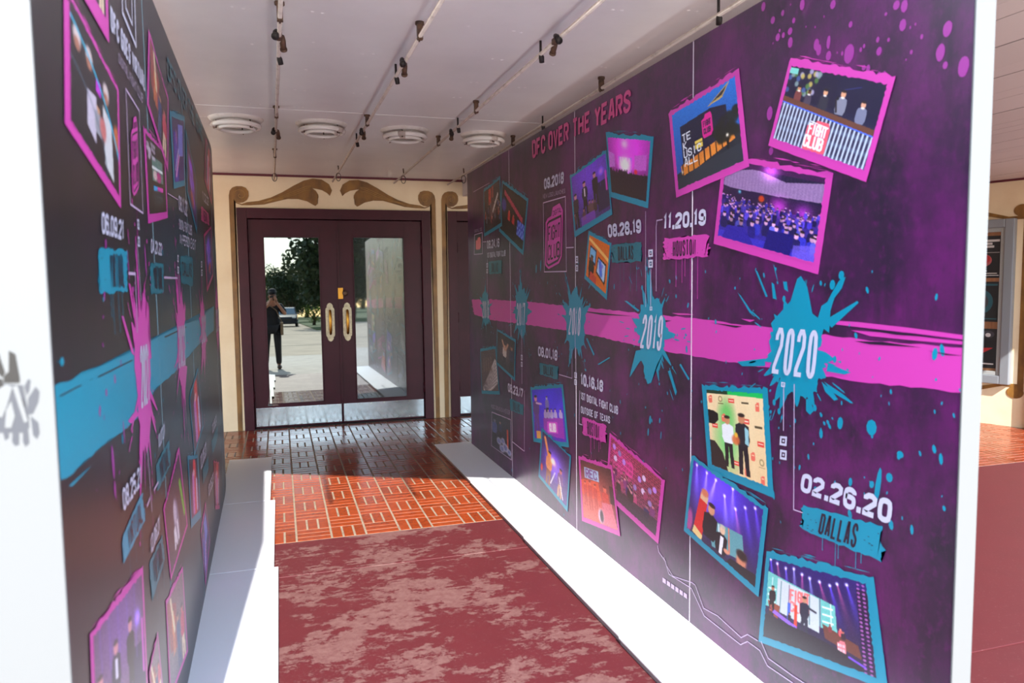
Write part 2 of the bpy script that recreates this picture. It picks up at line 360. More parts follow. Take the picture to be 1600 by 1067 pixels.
def build_door(name, dx, label):
    d = empty(name, (cxd+dx, WALL_Y, 0)); tag(d, label, kind='structure')
    X = lambda x: x-cxd
    f = MB(); y0 = -.03
    f.box((X(-.386), y0, 0), (X(-.288), .16, 2.295), bev=.004); f.box((X(1.510), y0, 0), (X(1.607), .16, 2.295), bev=.004); f.box((X(-.288), y0, 2.190), (X(1.510), .16, 2.295), bev=.004)
    f.build('door_frame', M_MAROON, d)
    MB().box((X(-.29), -.02, 0), (X(1.51), .16, .010)).build('threshold', M_DARKMETAL, d)
    MB().box((X(-.29), .15, 0), (X(1.51), .2, 2.2)).build('dark_backing', M_BLACK, d)
    for i, (xa, xb, ga, gb, gt, gbm, tilt, gm) in enumerate(((-.284, .609, -.140, .425, 2.010, .255, .95, M_GLASS), (.613, 1.506, .765, 1.322, 2.012, .255, .62, M_GLASS2))):
        xa, xb, ga, gb = X(xa), X(xb), X(ga), X(gb)
        lf = MB(); z0, z1 = .012, 2.182; ya, yb = .012, .062
        lf.box((xa, ya, z0), (ga, yb, z1), bev=.003); lf.box((gb, ya, z0), (xb, yb, z1), bev=.003)
        lf.box((ga-.001, ya+.0005, gt), (gb+.001, yb, z1), bev=.002); lf.box((ga-.001, ya+.0005, z0), (gb+.001, yb, gbm), bev=.002)
        leafo = lf.build('door_leaf', M_MAROON, d)
        g = MB().box((ga-.012, -.004, gbm-.012), (gb+.012, .004, gt+.012)).build('glass_pane', gm, leafo)
        # the panes lean back a little in their beads
        zc_ = (gt+gbm)/2; g.location = (0, .036, 0)
        g.data.transform(Matrix.Translation((0, 0, -zc_))); g.location = (0, .036, zc_); g.rotation_euler = (R(-tilt), 0, R(.42 if i == 0 else 0))
        bd = MB(); w = .010
        for a_, b_ in (((ga, .006, gbm), (ga+w, .022, gt)), ((gb-w, .006, gbm), (gb, .022, gt)), ((ga, .006, gt-w), (gb, .022, gt)), ((ga, .006, gbm), (gb, .022, gbm+w))): bd.box(a_, b_, bev=.002)
        bd.build('glazing_bead', M_MAROON, leafo)
        kp = MB().box((xa+.012, .006, .030), (xb-.008, .013, .222), bev=.0012).build('kick_plate', M_KICK, leafo)
        sc_ = MB()
        for k in range(7):
            xx = xa+.03+k*(xb-xa-.06)/6
            for zz in (.040, .213): sc_.lathe([(0, -.0035), (.004, -.002), (.005, 0)], 8, (xx, .006, zz), 'y')
        sc_.build('screw', M_PLATE, leafo)
        # shaped pull plate with an upright brass grip
        px_ = X(.510) if i == 0 else X(.690); pz = 1.105; hw, hh = .046, .205
        out = []
        for sx, sz in ((1, 1), (-1, 1), (-1, -1), (1, -1)):
            q = [(hw, hh-.075), (hw-.004, hh-.055), (hw-.014, hh-.05), (hw-.015, hh-.03), (hw-.024, hh-.012), (.012, hh-.004), (.004, hh)]
            q = [(px_+sx*a, pz+sz*b) for a, b in q]; out += q if sx*sz > 0 else q[::-1]
        pm = MB(); poly_face(pm, out, .008, .012); pm.build('pull_plate', M_PLATE, leafo)
        MB().tube([(px_, .006, pz+.125), (px_, -.026, pz+.12), (px_, -.044, pz+.09), (px_, -.050, pz), (px_, -.044, pz-.09), (px_, -.026, pz-.12), (px_, .006, pz-.125)], [.011, .013, .0145, .0155, .0145, .013, .011], 12).build('pull_handle', M_BRASS, leafo)
        if i == 1:
            lx, lz = X(.655), 1.412
            MB().box((X(.598), -.002, lz-.062), (X(.652), .014, lz+.058), bev=.003).build('lock_plate', M_BRASS, leafo)
            MB().lathe([(0, -.052), (.012, -.052), (.026, -.046), (.028, -.034), (.020, -.026), (.013, -.02), (.013, 0), (.032, .002), (.034, .010)], 20, (X(.672), .006, lz), 'y').build('lock_knob', M_RUST, leafo)
        for hz in (.35, 1.12, 1.9):
            xh = xa+.001 if i == 0 else xb-.001
            MB().tube([(xh, .004, hz-.055), (xh, .004, hz+.055)], .009, 8).build('hinge', M_MAROON, leafo)
    MB().box((X(.600), .002, .23), (X(.622), .016, 2.18), bev=.003).build('astragal', M_MAROON, d)
    return d
build_door('door_1', 0, 'maroon double door with mirrored panes, steel kick plates and brass pulls')
build_door('door_2', DX, 'second maroon double door half hidden behind the purple display wall')

# ------------------------------------------------------------------ ceiling under the canopy
ce = empty('ceiling'); tag(ce, 'white painted canopy ceiling with bare conduits', kind='structure')
def prism(mb, pts, z0, z1):
    n = len(pts); mb.add([(x, y, z0) for x, y in pts]+[(x, y, z1) for x, y in pts], [tuple(range(n))[::-1], tuple(range(n, 2*n))]+[(i, (i+1) % n, n+(i+1) % n, n+i) for i in range(n)])
XL = -3.9
def edge_y(x): return 5.90-.507*(x-.235)-3.308          # skewed front edge of the canopy over the walkway
m = MB(); prism(m, [(XL, 5.135), (1.98, 5.135), (1.98, WALL_Y), (XL, WALL_Y)], CEIL, CEIL+.05); m.build('ceiling_panel', M_CEIL, ce)
m = MB(); prism(m, [(XL, edge_y(XL)), (1.98, edge_y(1.98)), (1.98, 5.129), (XL, 5.129)], CEIL, CEIL+.05); m.build('ceiling_panel', M_CEIL, ce)
MB().box((XL, 5.127, CEIL-.0015), (1.98, 5.137, CEIL+.04)).build('panel_joint', M_NAIL, ce)
nd = MB()
for i in range(9):
    for j in range(13):
        if rng.random() < .35: continue
        x, y = -.45+i*.305+rng.uniform(-.03, .03), 2.5+j*.42+rng.uniform(-.06, .06)
        for k in range(2):
            if rng.random() < .8: nd.lathe([(0, -.0022), (.006, -.0016), (.009, 0)], 8, (x+k*.045+rng.uniform(-.01, .01), y+rng.uniform(-.01, .01), CEIL))
tag(nd.build('nail_dab', M_NAIL, ce), kind='stuff')
CR = 2.462
front = lambda x: max(edge_y(x), .9+(x-3.2)*.705 if x > 3.2 else -9)
MB().box((1.98, edge_y(1.98), CR), (2.02, WALL_Y, CEIL+.05)).build('soffit', M_PLANK, ce)
xk = 2.02; wid = [.30, .145, .145, .30, .29, .15, .28, .145, .3]; i = 0
while xk < 7.6:
    w_ = wid[i % len(wid)]; x1 = xk+w_-.006
    m = MB(); prism(m, [(xk, front(xk)), (x1, front(x1)), (x1, WALL_Y), (xk, WALL_Y)], CR+rng.uniform(0, .003), CR+.04); m.build('plank', M_PLANK, ce); xk += w_; i += 1
m = MB(); prism(m, [(2.0, front(2.0)), (3.2, front(3.2)), (7.6, front(7.6)), (7.6, WALL_Y), (2.0, WALL_Y)], CR+.041, CEIL+.06); m.build('plank_backing', mat('gap_dark', (60, 48, 48), .8), ce)
fa = MB(); Fp = [(XL, edge_y(XL)), (1.98, edge_y(1.98)), (3.2, edge_y(3.2)), (7.6, front(7.6))]
for (a, b) in zip(Fp[:-1], Fp[1:]):
    zf = CR if a[0] >= 1.9 else CEIL
    fa.add([(a[0], a[1], zf), (b[0], b[1], zf), (b[0], b[1]-.06, zf), (a[0], a[1]-.06, zf), (a[0], a[1], 3.5), (b[0], b[1], 3.5), (b[0], b[1]-.06, 3.5), (a[0], a[1]-.06, 3.5)],
           [(0, 1, 2, 3), (4, 7, 6, 5), (0, 4, 5, 1), (1, 5, 6, 2), (2, 6, 7, 3), (3, 7, 4, 0)])
tag(fa.build('trim_2', M_LAMPWHITE), 'white fascia along the front edge of the canopy', kind='structure')
m = MB(); prism(m, [(XL, edge_y(XL)), (3.2, edge_y(3.2)), (7.6, front(7.6)), (7.6, WALL_Y+.2), (XL, WALL_Y+.2)], CEIL+.07, CEIL+.12); tag(m.build('trim_3', M_LAMPWHITE), 'flat deck on top of the canopy', kind='structure')

# ------------------------------------------------------------------ conduits and ring lights
def conduit(x0, x1, y0, y1, label, fit):
    zt = CEIL-.062
    o = empty('conduit', (x1, y1, zt)); tag(o, label, 'conduit')
    X = lambda y: (x0+(x1-x0)*(y-y0)/(y1-y0))-x1
    P = lambda y, dx=0, dz=0: (X(y)+dx, y-y1, dz)
    MB().tube([P(y0), P(y1)], .0095, 10).build('pipe', M_PIPE, o)
    for (y, kind) in fit:
        if kind == 'clip':
            mb = MB(); mb.box((X(y)-.012, y-y1-.012, -.013), (X(y)+.012, y-y1+.012, .062)); mb.tube([P(y, 0, .062), P(y, 0, .05)], .02, 10); mb.tube([P(y-.02, 0, -.012), P(y+.02, 0, -.014)], .004, 6); mb.build('pipe_clip', M_RUST, o)
        elif kind == 'hook':
            mb = MB(); mb.tube([P(y, 0, .062), P(y, .004, .02), P(y, .004, -.015)], .006, 8); mb.build('pipe_clip', M_RUST, o)
            mb = MB(); mb.tube([P(y+.0, .022*math.cos(a), -.045+.038*math.sin(a)) for a in np.linspace(0, 2*math.pi, 18)[:-1]], .0034, 6, closed=True); mb.build('hook_ring', M_DARKMETAL, o)
        elif kind == 'pair':
            for s in (-1, 1):
                mb = MB(); mb.tube([P(y, 0, 0), P(y+s*.045, s*.012, .0)], .006, 8); mb.tube([P(y+s*.03, s*.012, .012), P(y+s*.05, s*.014, .0), P(y+s*.085, s*.018, -.024)], [.011, .014, .013], 12); mb.tube([P(y+s*.085, s*.018, -.024), P(y+s*.092, s*.019, -.029)], [.016, .016], 12)
                mb.build('lamp_socket', M_RUST if s > 0 else M_DARKMETAL, o)
            mb = MB(); mb.box((X(y)-.012, y-y1-.025, -.012), (X(y)+.012, y-y1+.025, .014), bev=.004); mb.build('junction_box', M_RUST, o)
        elif kind == 'single':
            mb = MB(); mb.tube([P(y, 0, 0), P(y, .004, -.012), P(y+.012, .01, -.034)], [.009, .013, .012], 12); mb.tube([P(y, 0, 0), P(y, 0, .062)], .006, 8); mb.build('lamp_socket', M_DARKMETAL, o)
    return o
conduit(.056, -.008, 1.9, 8.06, 'leftmost ceiling conduit, nearest the black display wall', [(3.22, 'clip'), (3.46, 'pair'), (3.75, 'single'), (5.05, 'clip'), (5.55, 'pair'), (6.6, 'clip'), (7.55, 'hook')])
conduit(.64, .575, 1.9, 8.06, 'second ceiling conduit from the black display wall, above the left door leaf', [(3.3, 'clip'), (3.72, 'pair'), (3.95, 'single'), (5.15, 'clip'), (5.42, 'pair'), (5.8, 'single'), (7.4, 'hook')])
conduit(1.22, 1.215, 1.7, 8.06, 'third ceiling conduit from the black display wall, above the right door leaf', [(3.2, 'pair'), (3.4, 'single'), (4.6, 'clip'), (5.3, 'pair'), (5.1, 'single'), (5.75, 'clip'), (7.45, 'hook')])
conduit(1.73, 1.80, 1.5, 8.06, 'rightmost ceiling conduit, just above the top of the purple display wall', [(2.72, 'single'), (3.9, 'clip'), (4.9, 'single'), (5.6, 'clip'), (7.3, 'hook')])

def ring_light(x, y, label, rot):
    o = empty('ring_light', (x, y, CEIL)); o.rotation_euler = (0, 0, rot); tag(o, label, 'ceiling light', 'round fluorescent fixtures in a row on the canopy ceiling')
    MB().lathe([(0, -.012), (.105, -.014), (.125, -.020), (.165, -.018), (.176, -.006), (.180, 0)], 40).build('base_pan', M_LAMPWHITE, o)
    MB().lathe([(0, -.036), (.085, -.036), (.104, -.026), (.108, -.012)], 32).build('centre_cover', M_LAMPWHITE, o)
    def ring(r, z, t):
        return MB().tube([(r*math.cos(a), r*math.sin(a), z) for a in np.linspace(.12, 2*math.pi-.12, 44)], t, 12)
    ring(.150, -.050, .0155).build('outer_tube', M_TUBE, o)
    ring(.112, -.066, .0135).build('inner_tube', M_TUBE, o)
    for a in (0.0, 2.1, 4.2):
        c, s = math.cos(a), math.sin(a)
        MB().tube([(.131*c, .131*s, -.016), (.131*c, .131*s, -.072), (.150*c, .150*s, -.074)], .004, 6).build('tube_clip', M_RUST, o)
    for (r, z) in ((.150, -.050), (.112, -.066)):
        MB().tube([(r*math.cos(a), r*math.sin(a), z) for a in np.linspace(-.17, .17, 6)], .0175, 10).build('tube_holder', M_PIPE, o)
    return o
ring_light(-.238, 5.5, 'round white ceiling light nearest the black display wall', 3.4)
ring_light(.330, 5.53, 'round white ceiling light between the first and second conduits from the left', 5.6)
ring_light(.935, 5.61, 'round white ceiling light between the second and third conduits from the left', 4.4)
ring_light(1.545, 5.63, 'round white ceiling light nearest the purple display wall', 5.0)

# ------------------------------------------------------------------ white floor boards along both display walls
def floor_board(xa, xb, y0, y1, label, group):
    n = 'floor_board'; o = empty(n, ((xa+xb)/2, (y0+y1)/2, 0)); tag(o, label, 'board', group)
    w, l = (xb-xa)/2, (y1-y0)/2
    MB().box((-w, -l, .022), (w, l, .030), bev=.0015).build('top_sheet', M_WHITE, o)
    MB().box((-w+.006, -l+.004, 0), (w-.006, l-.004, .0225)).build('core', M_BOARD_EDGE, o)
YB = [(5.297, 6.65), (4.012, 5.291), (2.730, 4.006), (1.45, 2.724)]
nm = ['farthest from the camera, in shade by the doors', 'second from the doors', 'third from the doors', 'nearest the street']
pl = lambda y: -.334-.0146*y
for k, (a, b) in enumerate(YB):
    ym = (a+b)/2
    floor_board(pl(ym)-.03, -.108+.022*k+(.01 if k else 0), a, b, 'white floor board under the black display wall, '+nm[k], 'white boards along the black display wall')
for k, (a, b) in enumerate(YB):
    floor_board(1.316-.006*k, 1.652, a, b, 'white floor board under the purple display wall, '+nm[k], 'white boards along the purple display wall')

# ------------------------------------------------------------------ side wall on the right with the poster case
WA = Vector((6.985, 5.50, 0)); WD = Vector((-.109, .33, 0)).normalized(); WNV = Vector((-WD.y, WD.x, 0))   # WD runs away from the street; WNV faces the walkway
ang = math.atan2(WD.y, WD.x)
rw = empty('wall_right', WA, ang); tag(rw, 'cream side wall with a framed poster case and gold scroll, partly in sun', kind='structure')
# local: x along the wall (away from street), y out of the wall towards the viewer (+y), z up
MB().box((-1.2, -.2, 0), (2.9, 0, CR+.1)).build('plaster_face', M_WALL, rw)
MB().box((-1.2, -.001, CR-.02), (2.9, .02, CR)).build('trim_strip', M_MAROON_TRIM, rw)
MB().box((-.26, -.01, 0), (-.09, .06, 2.2), bev=.004).build('door_jamb', mat('brick_red_paint', (150, 60, 46), .5), rw)
def wl_(x, y):            # picture point on that wall -> (s, z)
    d = Vector(ray(x, y)); t = (WNV.dot(WA-Vector(CAMP)))/WNV.dot(d); p = Vector(CAMP)+d*t; return (p-WA).dot(WD), p.z
cs = wl_(1588, 400)[0]; zt_, zb_ = 2.075, .425
case = empty('poster_case', WA+WD*cs+Vector((0, 0, zb_)), ang); tag(case, 'silver framed poster case on the cream side wall', 'display case')
H_ = zt_-zb_; LW = 1.25
m = MB()
for a, b in (((0, 0, 0), (.085, .07, H_)), ((LW-.085, 0, 0), (LW, .07, H_)), ((.085, 0, H_-.085), (LW-.085, .07, H_)), ((.085, 0, 0), (LW-.085, .07, .085))): m.box(a, b, bev=.008)
m.build('frame', mat('silver_frame_paint', (150, 156, 164), .4, .4), case)
m = MB()
for a, b in (((.085, 0, .085), (.125, .05, H_-.085)), ((LW-.125, 0, .085), (LW-.085, .05, H_-.085)), ((.125, 0, H_-.125), (LW-.125, .05, H_-.085)), ((.125, 0, .085), (LW-.125, .05, .125))): m.box(a, b, bev=.004)
m.build('inner_frame', mat('grey_frame_paint', (176, 178, 178), .45), case)
for k in range(6):
    MB().box((.125+k*(LW-.25)/6, .001, .125), (.125+(k+1)*(LW-.25)/6-.004, .018, H_-.125), bev=.002).build('backing_board', mat('cedar_board', (178, 122, 80), .6, noise=((148, 96, 60), 5, .35, .7), streak=(8, 8, .6)), case)
MB().box((.085, .052, .085), (LW-.085, .056, H_-.085)).build('glazing', bpy.data.materials.new('clear_glazing'), case)
_g = bpy.data.materials['clear_glazing']; _g.use_nodes = True; _n, _l = _g.node_tree.nodes, _g.node_tree.links
_a = _n.new('ShaderNodeBsdfTransparent'); _b = _n.new('ShaderNodeBsdfGlossy'); _b.inputs['Roughness'].default_value = .02; _x = _n.new('ShaderNodeMixShader'); _x.inputs[0].default_value = .07
_l.new(_a.outputs[0], _x.inputs[1]); _l.new(_b.outputs[0], _x.inputs[2]); _l.new(_x.outputs[0], _n['Material Output'].inputs[0])
# gold scroll round the case
m = MB()
def wpoly(mb, pts, d):
    n = len(pts); bm = bmesh.new(); f = bm.faces.new([bm.verts.new((p[0], d, p[1])) for p in pts]); bmesh.ops.triangulate(bm, faces=[f]); bm.verts.index_update()
    mb.add([tuple(v.co) for v in bm.verts], [tuple(v.index for v in g.verts) for g in bm.faces]); bm.free()
    mb.add([(p[0], d, p[1]) for p in pts]+[(p[0], 0, p[1]) for p in pts], [(i, (i+1) % n, n+(i+1) % n, n+i) for i in range(n)])
sx = cs-.075
wpoly(m, [(sx-.035, zb_-.06), (sx+.02, zb_-.06), (sx+.02, zt_+.06), (sx-.035, zt_+.06)], .004)
for zz, sg in ((zt_+.075, 1), (zb_-.075, -1)):
    wpoly(m, [(sx+.035+.075*math.cos(2*math.pi*i/24), zz+.06*math.sin(2*math.pi*i/24)) for i in range(24)], .006)
    wpoly(m, [(sx, zz-.05*sg), (sx+.15, zz-.055*sg), (sx+.5, zz+.05*sg), (sx+.7, zz+.09*sg), (sx+.7, zz+.03*sg), (sx+.45, zz-.01*sg), (sx+.15, zz-.085*sg), (sx, zz-.085*sg)], .005)
m.build('scroll_ornament', M_GOLD, rw)
# ------------------------------------------------------------------ display walls
RX, ZB_, HP = 1.6462, .03, 2.447
YN, YF = 1.446, 6.575
class Surf:
    """flat printed face: (u, v) in metres along y and up; S(u,v,d) lifts a print d off the face"""
    def __init__(s, p0, p1, side):
        s.p0 = Vector(p0); s.dir = (Vector(p1)-s.p0).normalized(); s.n = Vector((-s.dir.y, s.dir.x, 0))*(1 if side == 'R' else -1)
    lo = -99
    def at(s, u, v, d=0):
        u = max(u, s.lo); q = s.p0+s.dir*u+s.n*d; return (q.x, q.y, v)
    def px(s, x, y):
        d = Vector(ray(x, y)); c = Vector(CAMP); t = s.n.dot(s.p0-c)/s.n.dot(d); p = c+d*t; return ((p-s.p0).dot(s.dir), p.z)
SR = Surf((RX, 0, 0), (RX, 1, 0), 'R')
SL = Surf((pl(0), 0, 0), (pl(1), 1, 0), 'L')
SR.lo = YN+.004; SL.lo = 1.368
LAY = .0004
_k = [0]
def lift(lay):       # every printed shape gets its own hair of height so that overlaps never coincide
    _k[0] = (_k[0]+1) % 23; return (lay+_k[0]*.03)*LAY
def quad(S, q): return [S.px(*p) for p in q]
def bil(Q, s, t):      # Q: TL,TR,BR,BL in uv; s right, t down
    a = (Q[0][0]*(1-s)+Q[1][0]*s, Q[0][1]*(1-s)+Q[1][1]*s); b = (Q[3][0]*(1-s)+Q[2][0]*s, Q[3][1]*(1-s)+Q[2][1]*s)
    return (a[0]*(1-t)+b[0]*t, a[1]*(1-t)+b[1]*t)
def flat(mb, S, pts, lay, mi=0):
    """any simple outline as a flat print"""
    bm = bmesh.new()
    d_ = lift(lay)
    try: f = bm.faces.new([bm.verts.new(S.at(u, v, d_)) for u, v in pts])
    except ValueError: bm.free(); return
    bmesh.ops.triangulate(bm, faces=[f]); bm.verts.index_update()
    mb.add([tuple(v.co) for v in bm.verts], [tuple(v.index for v in g.verts) for g in bm.faces], mi); bm.free()
def ribbon(mb, S, pts, w, lay, closed=False, mi=0):
    n = len(pts); P = [Vector((p[0], p[1])) for p in pts]; Lf, Rt = [], []
    for i in range(n):
        a = P[i]-P[i-1] if (i > 0 or closed) else P[1]-P[0]; b = P[(i+1) % n]-P[i] if (i < n-1 or closed) else a
        if a.length < 1e-9: a = b
        if b.length < 1e-9: b = a
        a = a.normalized(); b = b.normalized(); t = a+b
        if t.length < 1e-6: t = a
        t.normalize(); m = Vector((-t.y, t.x)); k = 1/max(.45, m.dot(Vector((-a.y, a.x)))); Lf.append(P[i]+m*w/2*k); Rt.append(P[i]-m*w/2*k)
    d_ = lift(lay); v = [S.at(p.x, p.y, d_) for p in Lf+Rt]; f = [(i, (i+1) % n, n+(i+1) % n, n+i) for i in range(n if closed else n-1)]
    mb.add(v, f, mi)

# condensed block letters drawn as strokes in a unit box
_c = .30; _e = .13
GL = {'0': [[(_c, 0), (1-_c, 0), (1, _e), (1, 1-_e), (1-_c, 1), (_c, 1), (0, 1-_e), (0, _e), 'z']],
 '1': [[(.1, .82), (.6, 1), (.6, 0)]], '2': [[(0, .76), (0, 1-_e), (_c, 1), (1-_c, 1), (1, 1-_e), (1, .64), (0, .12), (0, 0), (1, 0)]],
 '3': [[(0, .78), (0, 1-_e), (_c, 1), (1-_c, 1), (1, 1-_e), (1, .62), (.7, .52), (1, .42), (1, _e), (1-_c, 0), (_c, 0), (0, _e), (0, .24)], [(.4, .52), (.7, .52)]],
 '4': [[(.75, 0), (.75, 1), (.6, 1), (0, .3), (0, .24), (1, .24)]], '5': [[(1, 1), (0, 1), (0, .56), (1-_c, .58), (1, .5), (1, _e), (1-_c, 0), (_c, 0), (0, _e), (0, .24)]],
 '6': [[(1, .76), (1, 1-_e), (1-_c, 1), (_c, 1), (0, 1-_e), (0, _e), (_c, 0), (1-_c, 0), (1, _e), (1, .48), (1-_c, .58), (0, .58)]],
 '7': [[(0, .86), (0, 1), (1, 1), (1, .9), (.4, 0)]], '8': [[(_c, 0), (1-_c, 0), (1, _e), (1, .42), (.7, .52), (1, .62), (1, 1-_e), (1-_c, 1), (_c, 1), (0, 1-_e), (0, .62), (.3, .52), (0, .42), (0, _e), 'z'], [(.3, .52), (.7, .52)]],
 '9': [[(0, .24), (0, _e), (_c, 0), (1-_c, 0), (1, _e), (1, 1-_e), (1-_c, 1), (_c, 1), (0, 1-_e), (0, .52), (_c, .42), (1, .42)]],
 'A': [[(0, 0), (.38, 1), (.62, 1), (1, 0)], [(.16, .27), (.84, .27)]], 'B': [[(0, 0), (0, 1), (1-_c, 1), (1, 1-_e), (1, .62), (.7, .52), (1, .42), (1, _e), (1-_c, 0), (0, 0)], [(0, .52), (.7, .52)]],
 'C': [[(1, .7), (1, 1-_e), (1-_c, 1), (_c, 1), (0, 1-_e), (0, _e), (_c, 0), (1-_c, 0), (1, _e), (1, .3)]], 'D': [[(0, 0), (0, 1), (1-_c, 1), (1, 1-_e), (1, _e), (1-_c, 0), (0, 0)]],
 'E': [[(1, 1), (0, 1), (0, 0), (1, 0)], [(0, .52), (.8, .52)]], 'F': [[(1, 1), (0, 1), (0, 0)], [(0, .52), (.8, .52)]],
 'G': [[(1, .72), (1, 1-_e), (1-_c, 1), (_c, 1), (0, 1-_e), (0, _e), (_c, 0), (1, 0), (1, .48), (.55, .48)]], 'H': [[(0, 0), (0, 1)], [(1, 0), (1, 1)], [(0, .52), (1, .52)]], 'I': [[(.5, 0), (.5, 1)]],
 'J': [[(1, 1), (1, _e), (1-_c, 0), (_c, 0), (0, _e), (0, .3)]], 'K': [[(0, 0), (0, 1)], [(1, 1), (.1, .48), (1, 0)]], 'L': [[(0, 1), (0, 0), (1, 0)]], 'M': [[(0, 0), (0, 1), (.5, .35), (1, 1), (1, 0)]], 'N': [[(0, 0), (0, 1), (1, 0), (1, 1)]],
 'P': [[(0, 0), (0, 1), (1-_c, 1), (1, 1-_e), (1, .6), (1-_c, .46), (0, .46)]], 'R': [[(0, 0), (0, 1), (1-_c, 1), (1, 1-_e), (1, .6), (1-_c, .48), (0, .48)], [(.5, .48), (1, 0)]],
 'S': [[(1, .72), (1, 1-_e), (1-_c, 1), (_c, 1), (0, 1-_e), (0, .62), (1, .38), (1, _e), (1-_c, 0), (_c, 0), (0, _e), (0, .28)]], 'T': [[(.5, 0), (.5, 1)], [(0, 1), (1, 1)]], 'U': [[(0, 1), (0, _e), (_c, 0), (1-_c, 0), (1, _e), (1, 1)]],
 'V': [[(0, 1), (.5, 0), (1, 1)]], 'W': [[(0, 1), (.2, 0), (.5, .7), (.8, 0), (1, 1)]], 'X': [[(0, 0), (1, 1)], [(0, 1), (1, 0)]], 'Y': [[(.5, 0), (.5, .5), (0, 1)], [(.5, .5), (1, 1)]], '-': [[(.1, .5), (.9, .5)]], "'": [[(.5, 1), (.5, .78)]], '.': [[(.5, 0), (.5, .04)]]}
def soften(P, closed):
    n = len(P); out = [] if closed else [P[0]]
    for i in range(n if closed else n-1):
        a, b = P[i], P[(i+1) % n]
        if closed or i > 0: out.append((a[0]*.75+b[0]*.25, a[1]*.75+b[1]*.25))
        if closed or i < n-2: out.append((a[0]*.25+b[0]*.75, a[1]*.25+b[1]*.75))
    return out if closed else out+[P[-1]]
for ch in '0368CGSUJ9':
    GL[ch] = [(soften([q for q in st if q != 'z'], True)+['z']) if st[-1] == 'z' else (soften(st, False) if len(st) > 3 else st) for st in GL[ch]]
GL['O'] = GL['0']; GL['Q'] = GL['0']
NAR = {'1': .62, 'I': .36, '.': .36, ' ': .5, "'": .36, 'M': 1.3, 'W': 1.45, '-': .7}
def letters(mb, S, text, q, lay=8, t=.17, gap=.16, mi=0, uv=False):
    """text laid into the picture quad TL,TR,BR,BL"""
    Q = q if uv else quad(S, q)
    Wm = math.hypot(Q[1][0]-Q[0][0], Q[1][1]-Q[0][1]); Hm = math.hypot(Q[0][0]-Q[3][0], Q[0][1]-Q[3][1])
    asp = Wm/Hm; tot = sum(NAR.get(c, 1) for c in text); g = gap; w = (asp-(len(text)-1)*g*.5)/tot
    if w < .2: g = .04; w = (asp-(len(text)-1)*g*.5)/tot
    t = min(t, w*.38); x = 0.0
    def M(px_, py_): return bil(Q, px_/asp, 1-py_)
    for c in text:
        cw = w*NAR.get(c, 1)
        for st in GL.get(c, []):
            closed = st[-1] == 'z'; P = [p for p in st if p != 'z']
            if c == '.': P = [(x+cw/2-t*.55, t*.55), (x+cw/2+t*.55, t*.55)]; W2 = t*1.1
            else: P = [(x+t/2+p[0]*max(cw-t, .0), t/2+p[1]*(1-t)) for p in P]; W2 = t
            # offset in the text plane, then map
            n = len(P); V = [Vector(p) for p in P]; Lf, Rt = [], []
            for i in range(n):
                a = V[i]-V[i-1] if (i > 0 or closed) else V[1]-V[0]; b = V[(i+1) % n]-V[i] if (i < n-1 or closed) else a
                a = a.normalized() if a.length > 1e-9 else b.normalized(); b = b.normalized() if b.length > 1e-9 else a
                tt = a+b; tt = tt.normalized() if tt.length > 1e-4 else a; m = Vector((-tt.y, tt.x)); k = 1/max(.5, m.dot(Vector((-a.y, a.x))))
                e = Vector((0, 0))
                Lf.append(V[i]+m*W2/2*k); Rt.append(V[i]-m*W2/2*k)
            d_ = lift(lay); v = [S.at(*M(p.x, p.y), d_) for p in Lf+Rt]; f = [(i, (i+1) % n, n+(i+1) % n, n+i) for i in range(n if closed else n-1)]
            mb.add(v, f, mi)
        x += cw+g*.5
def text(parent, S, s, q, m='white', lay=8, t=.17, gap=.16, name='lettering'):
    mb = MB(); letters(mb, S, s, q, lay, t, gap); return mb.build(name, INK[m], parent)

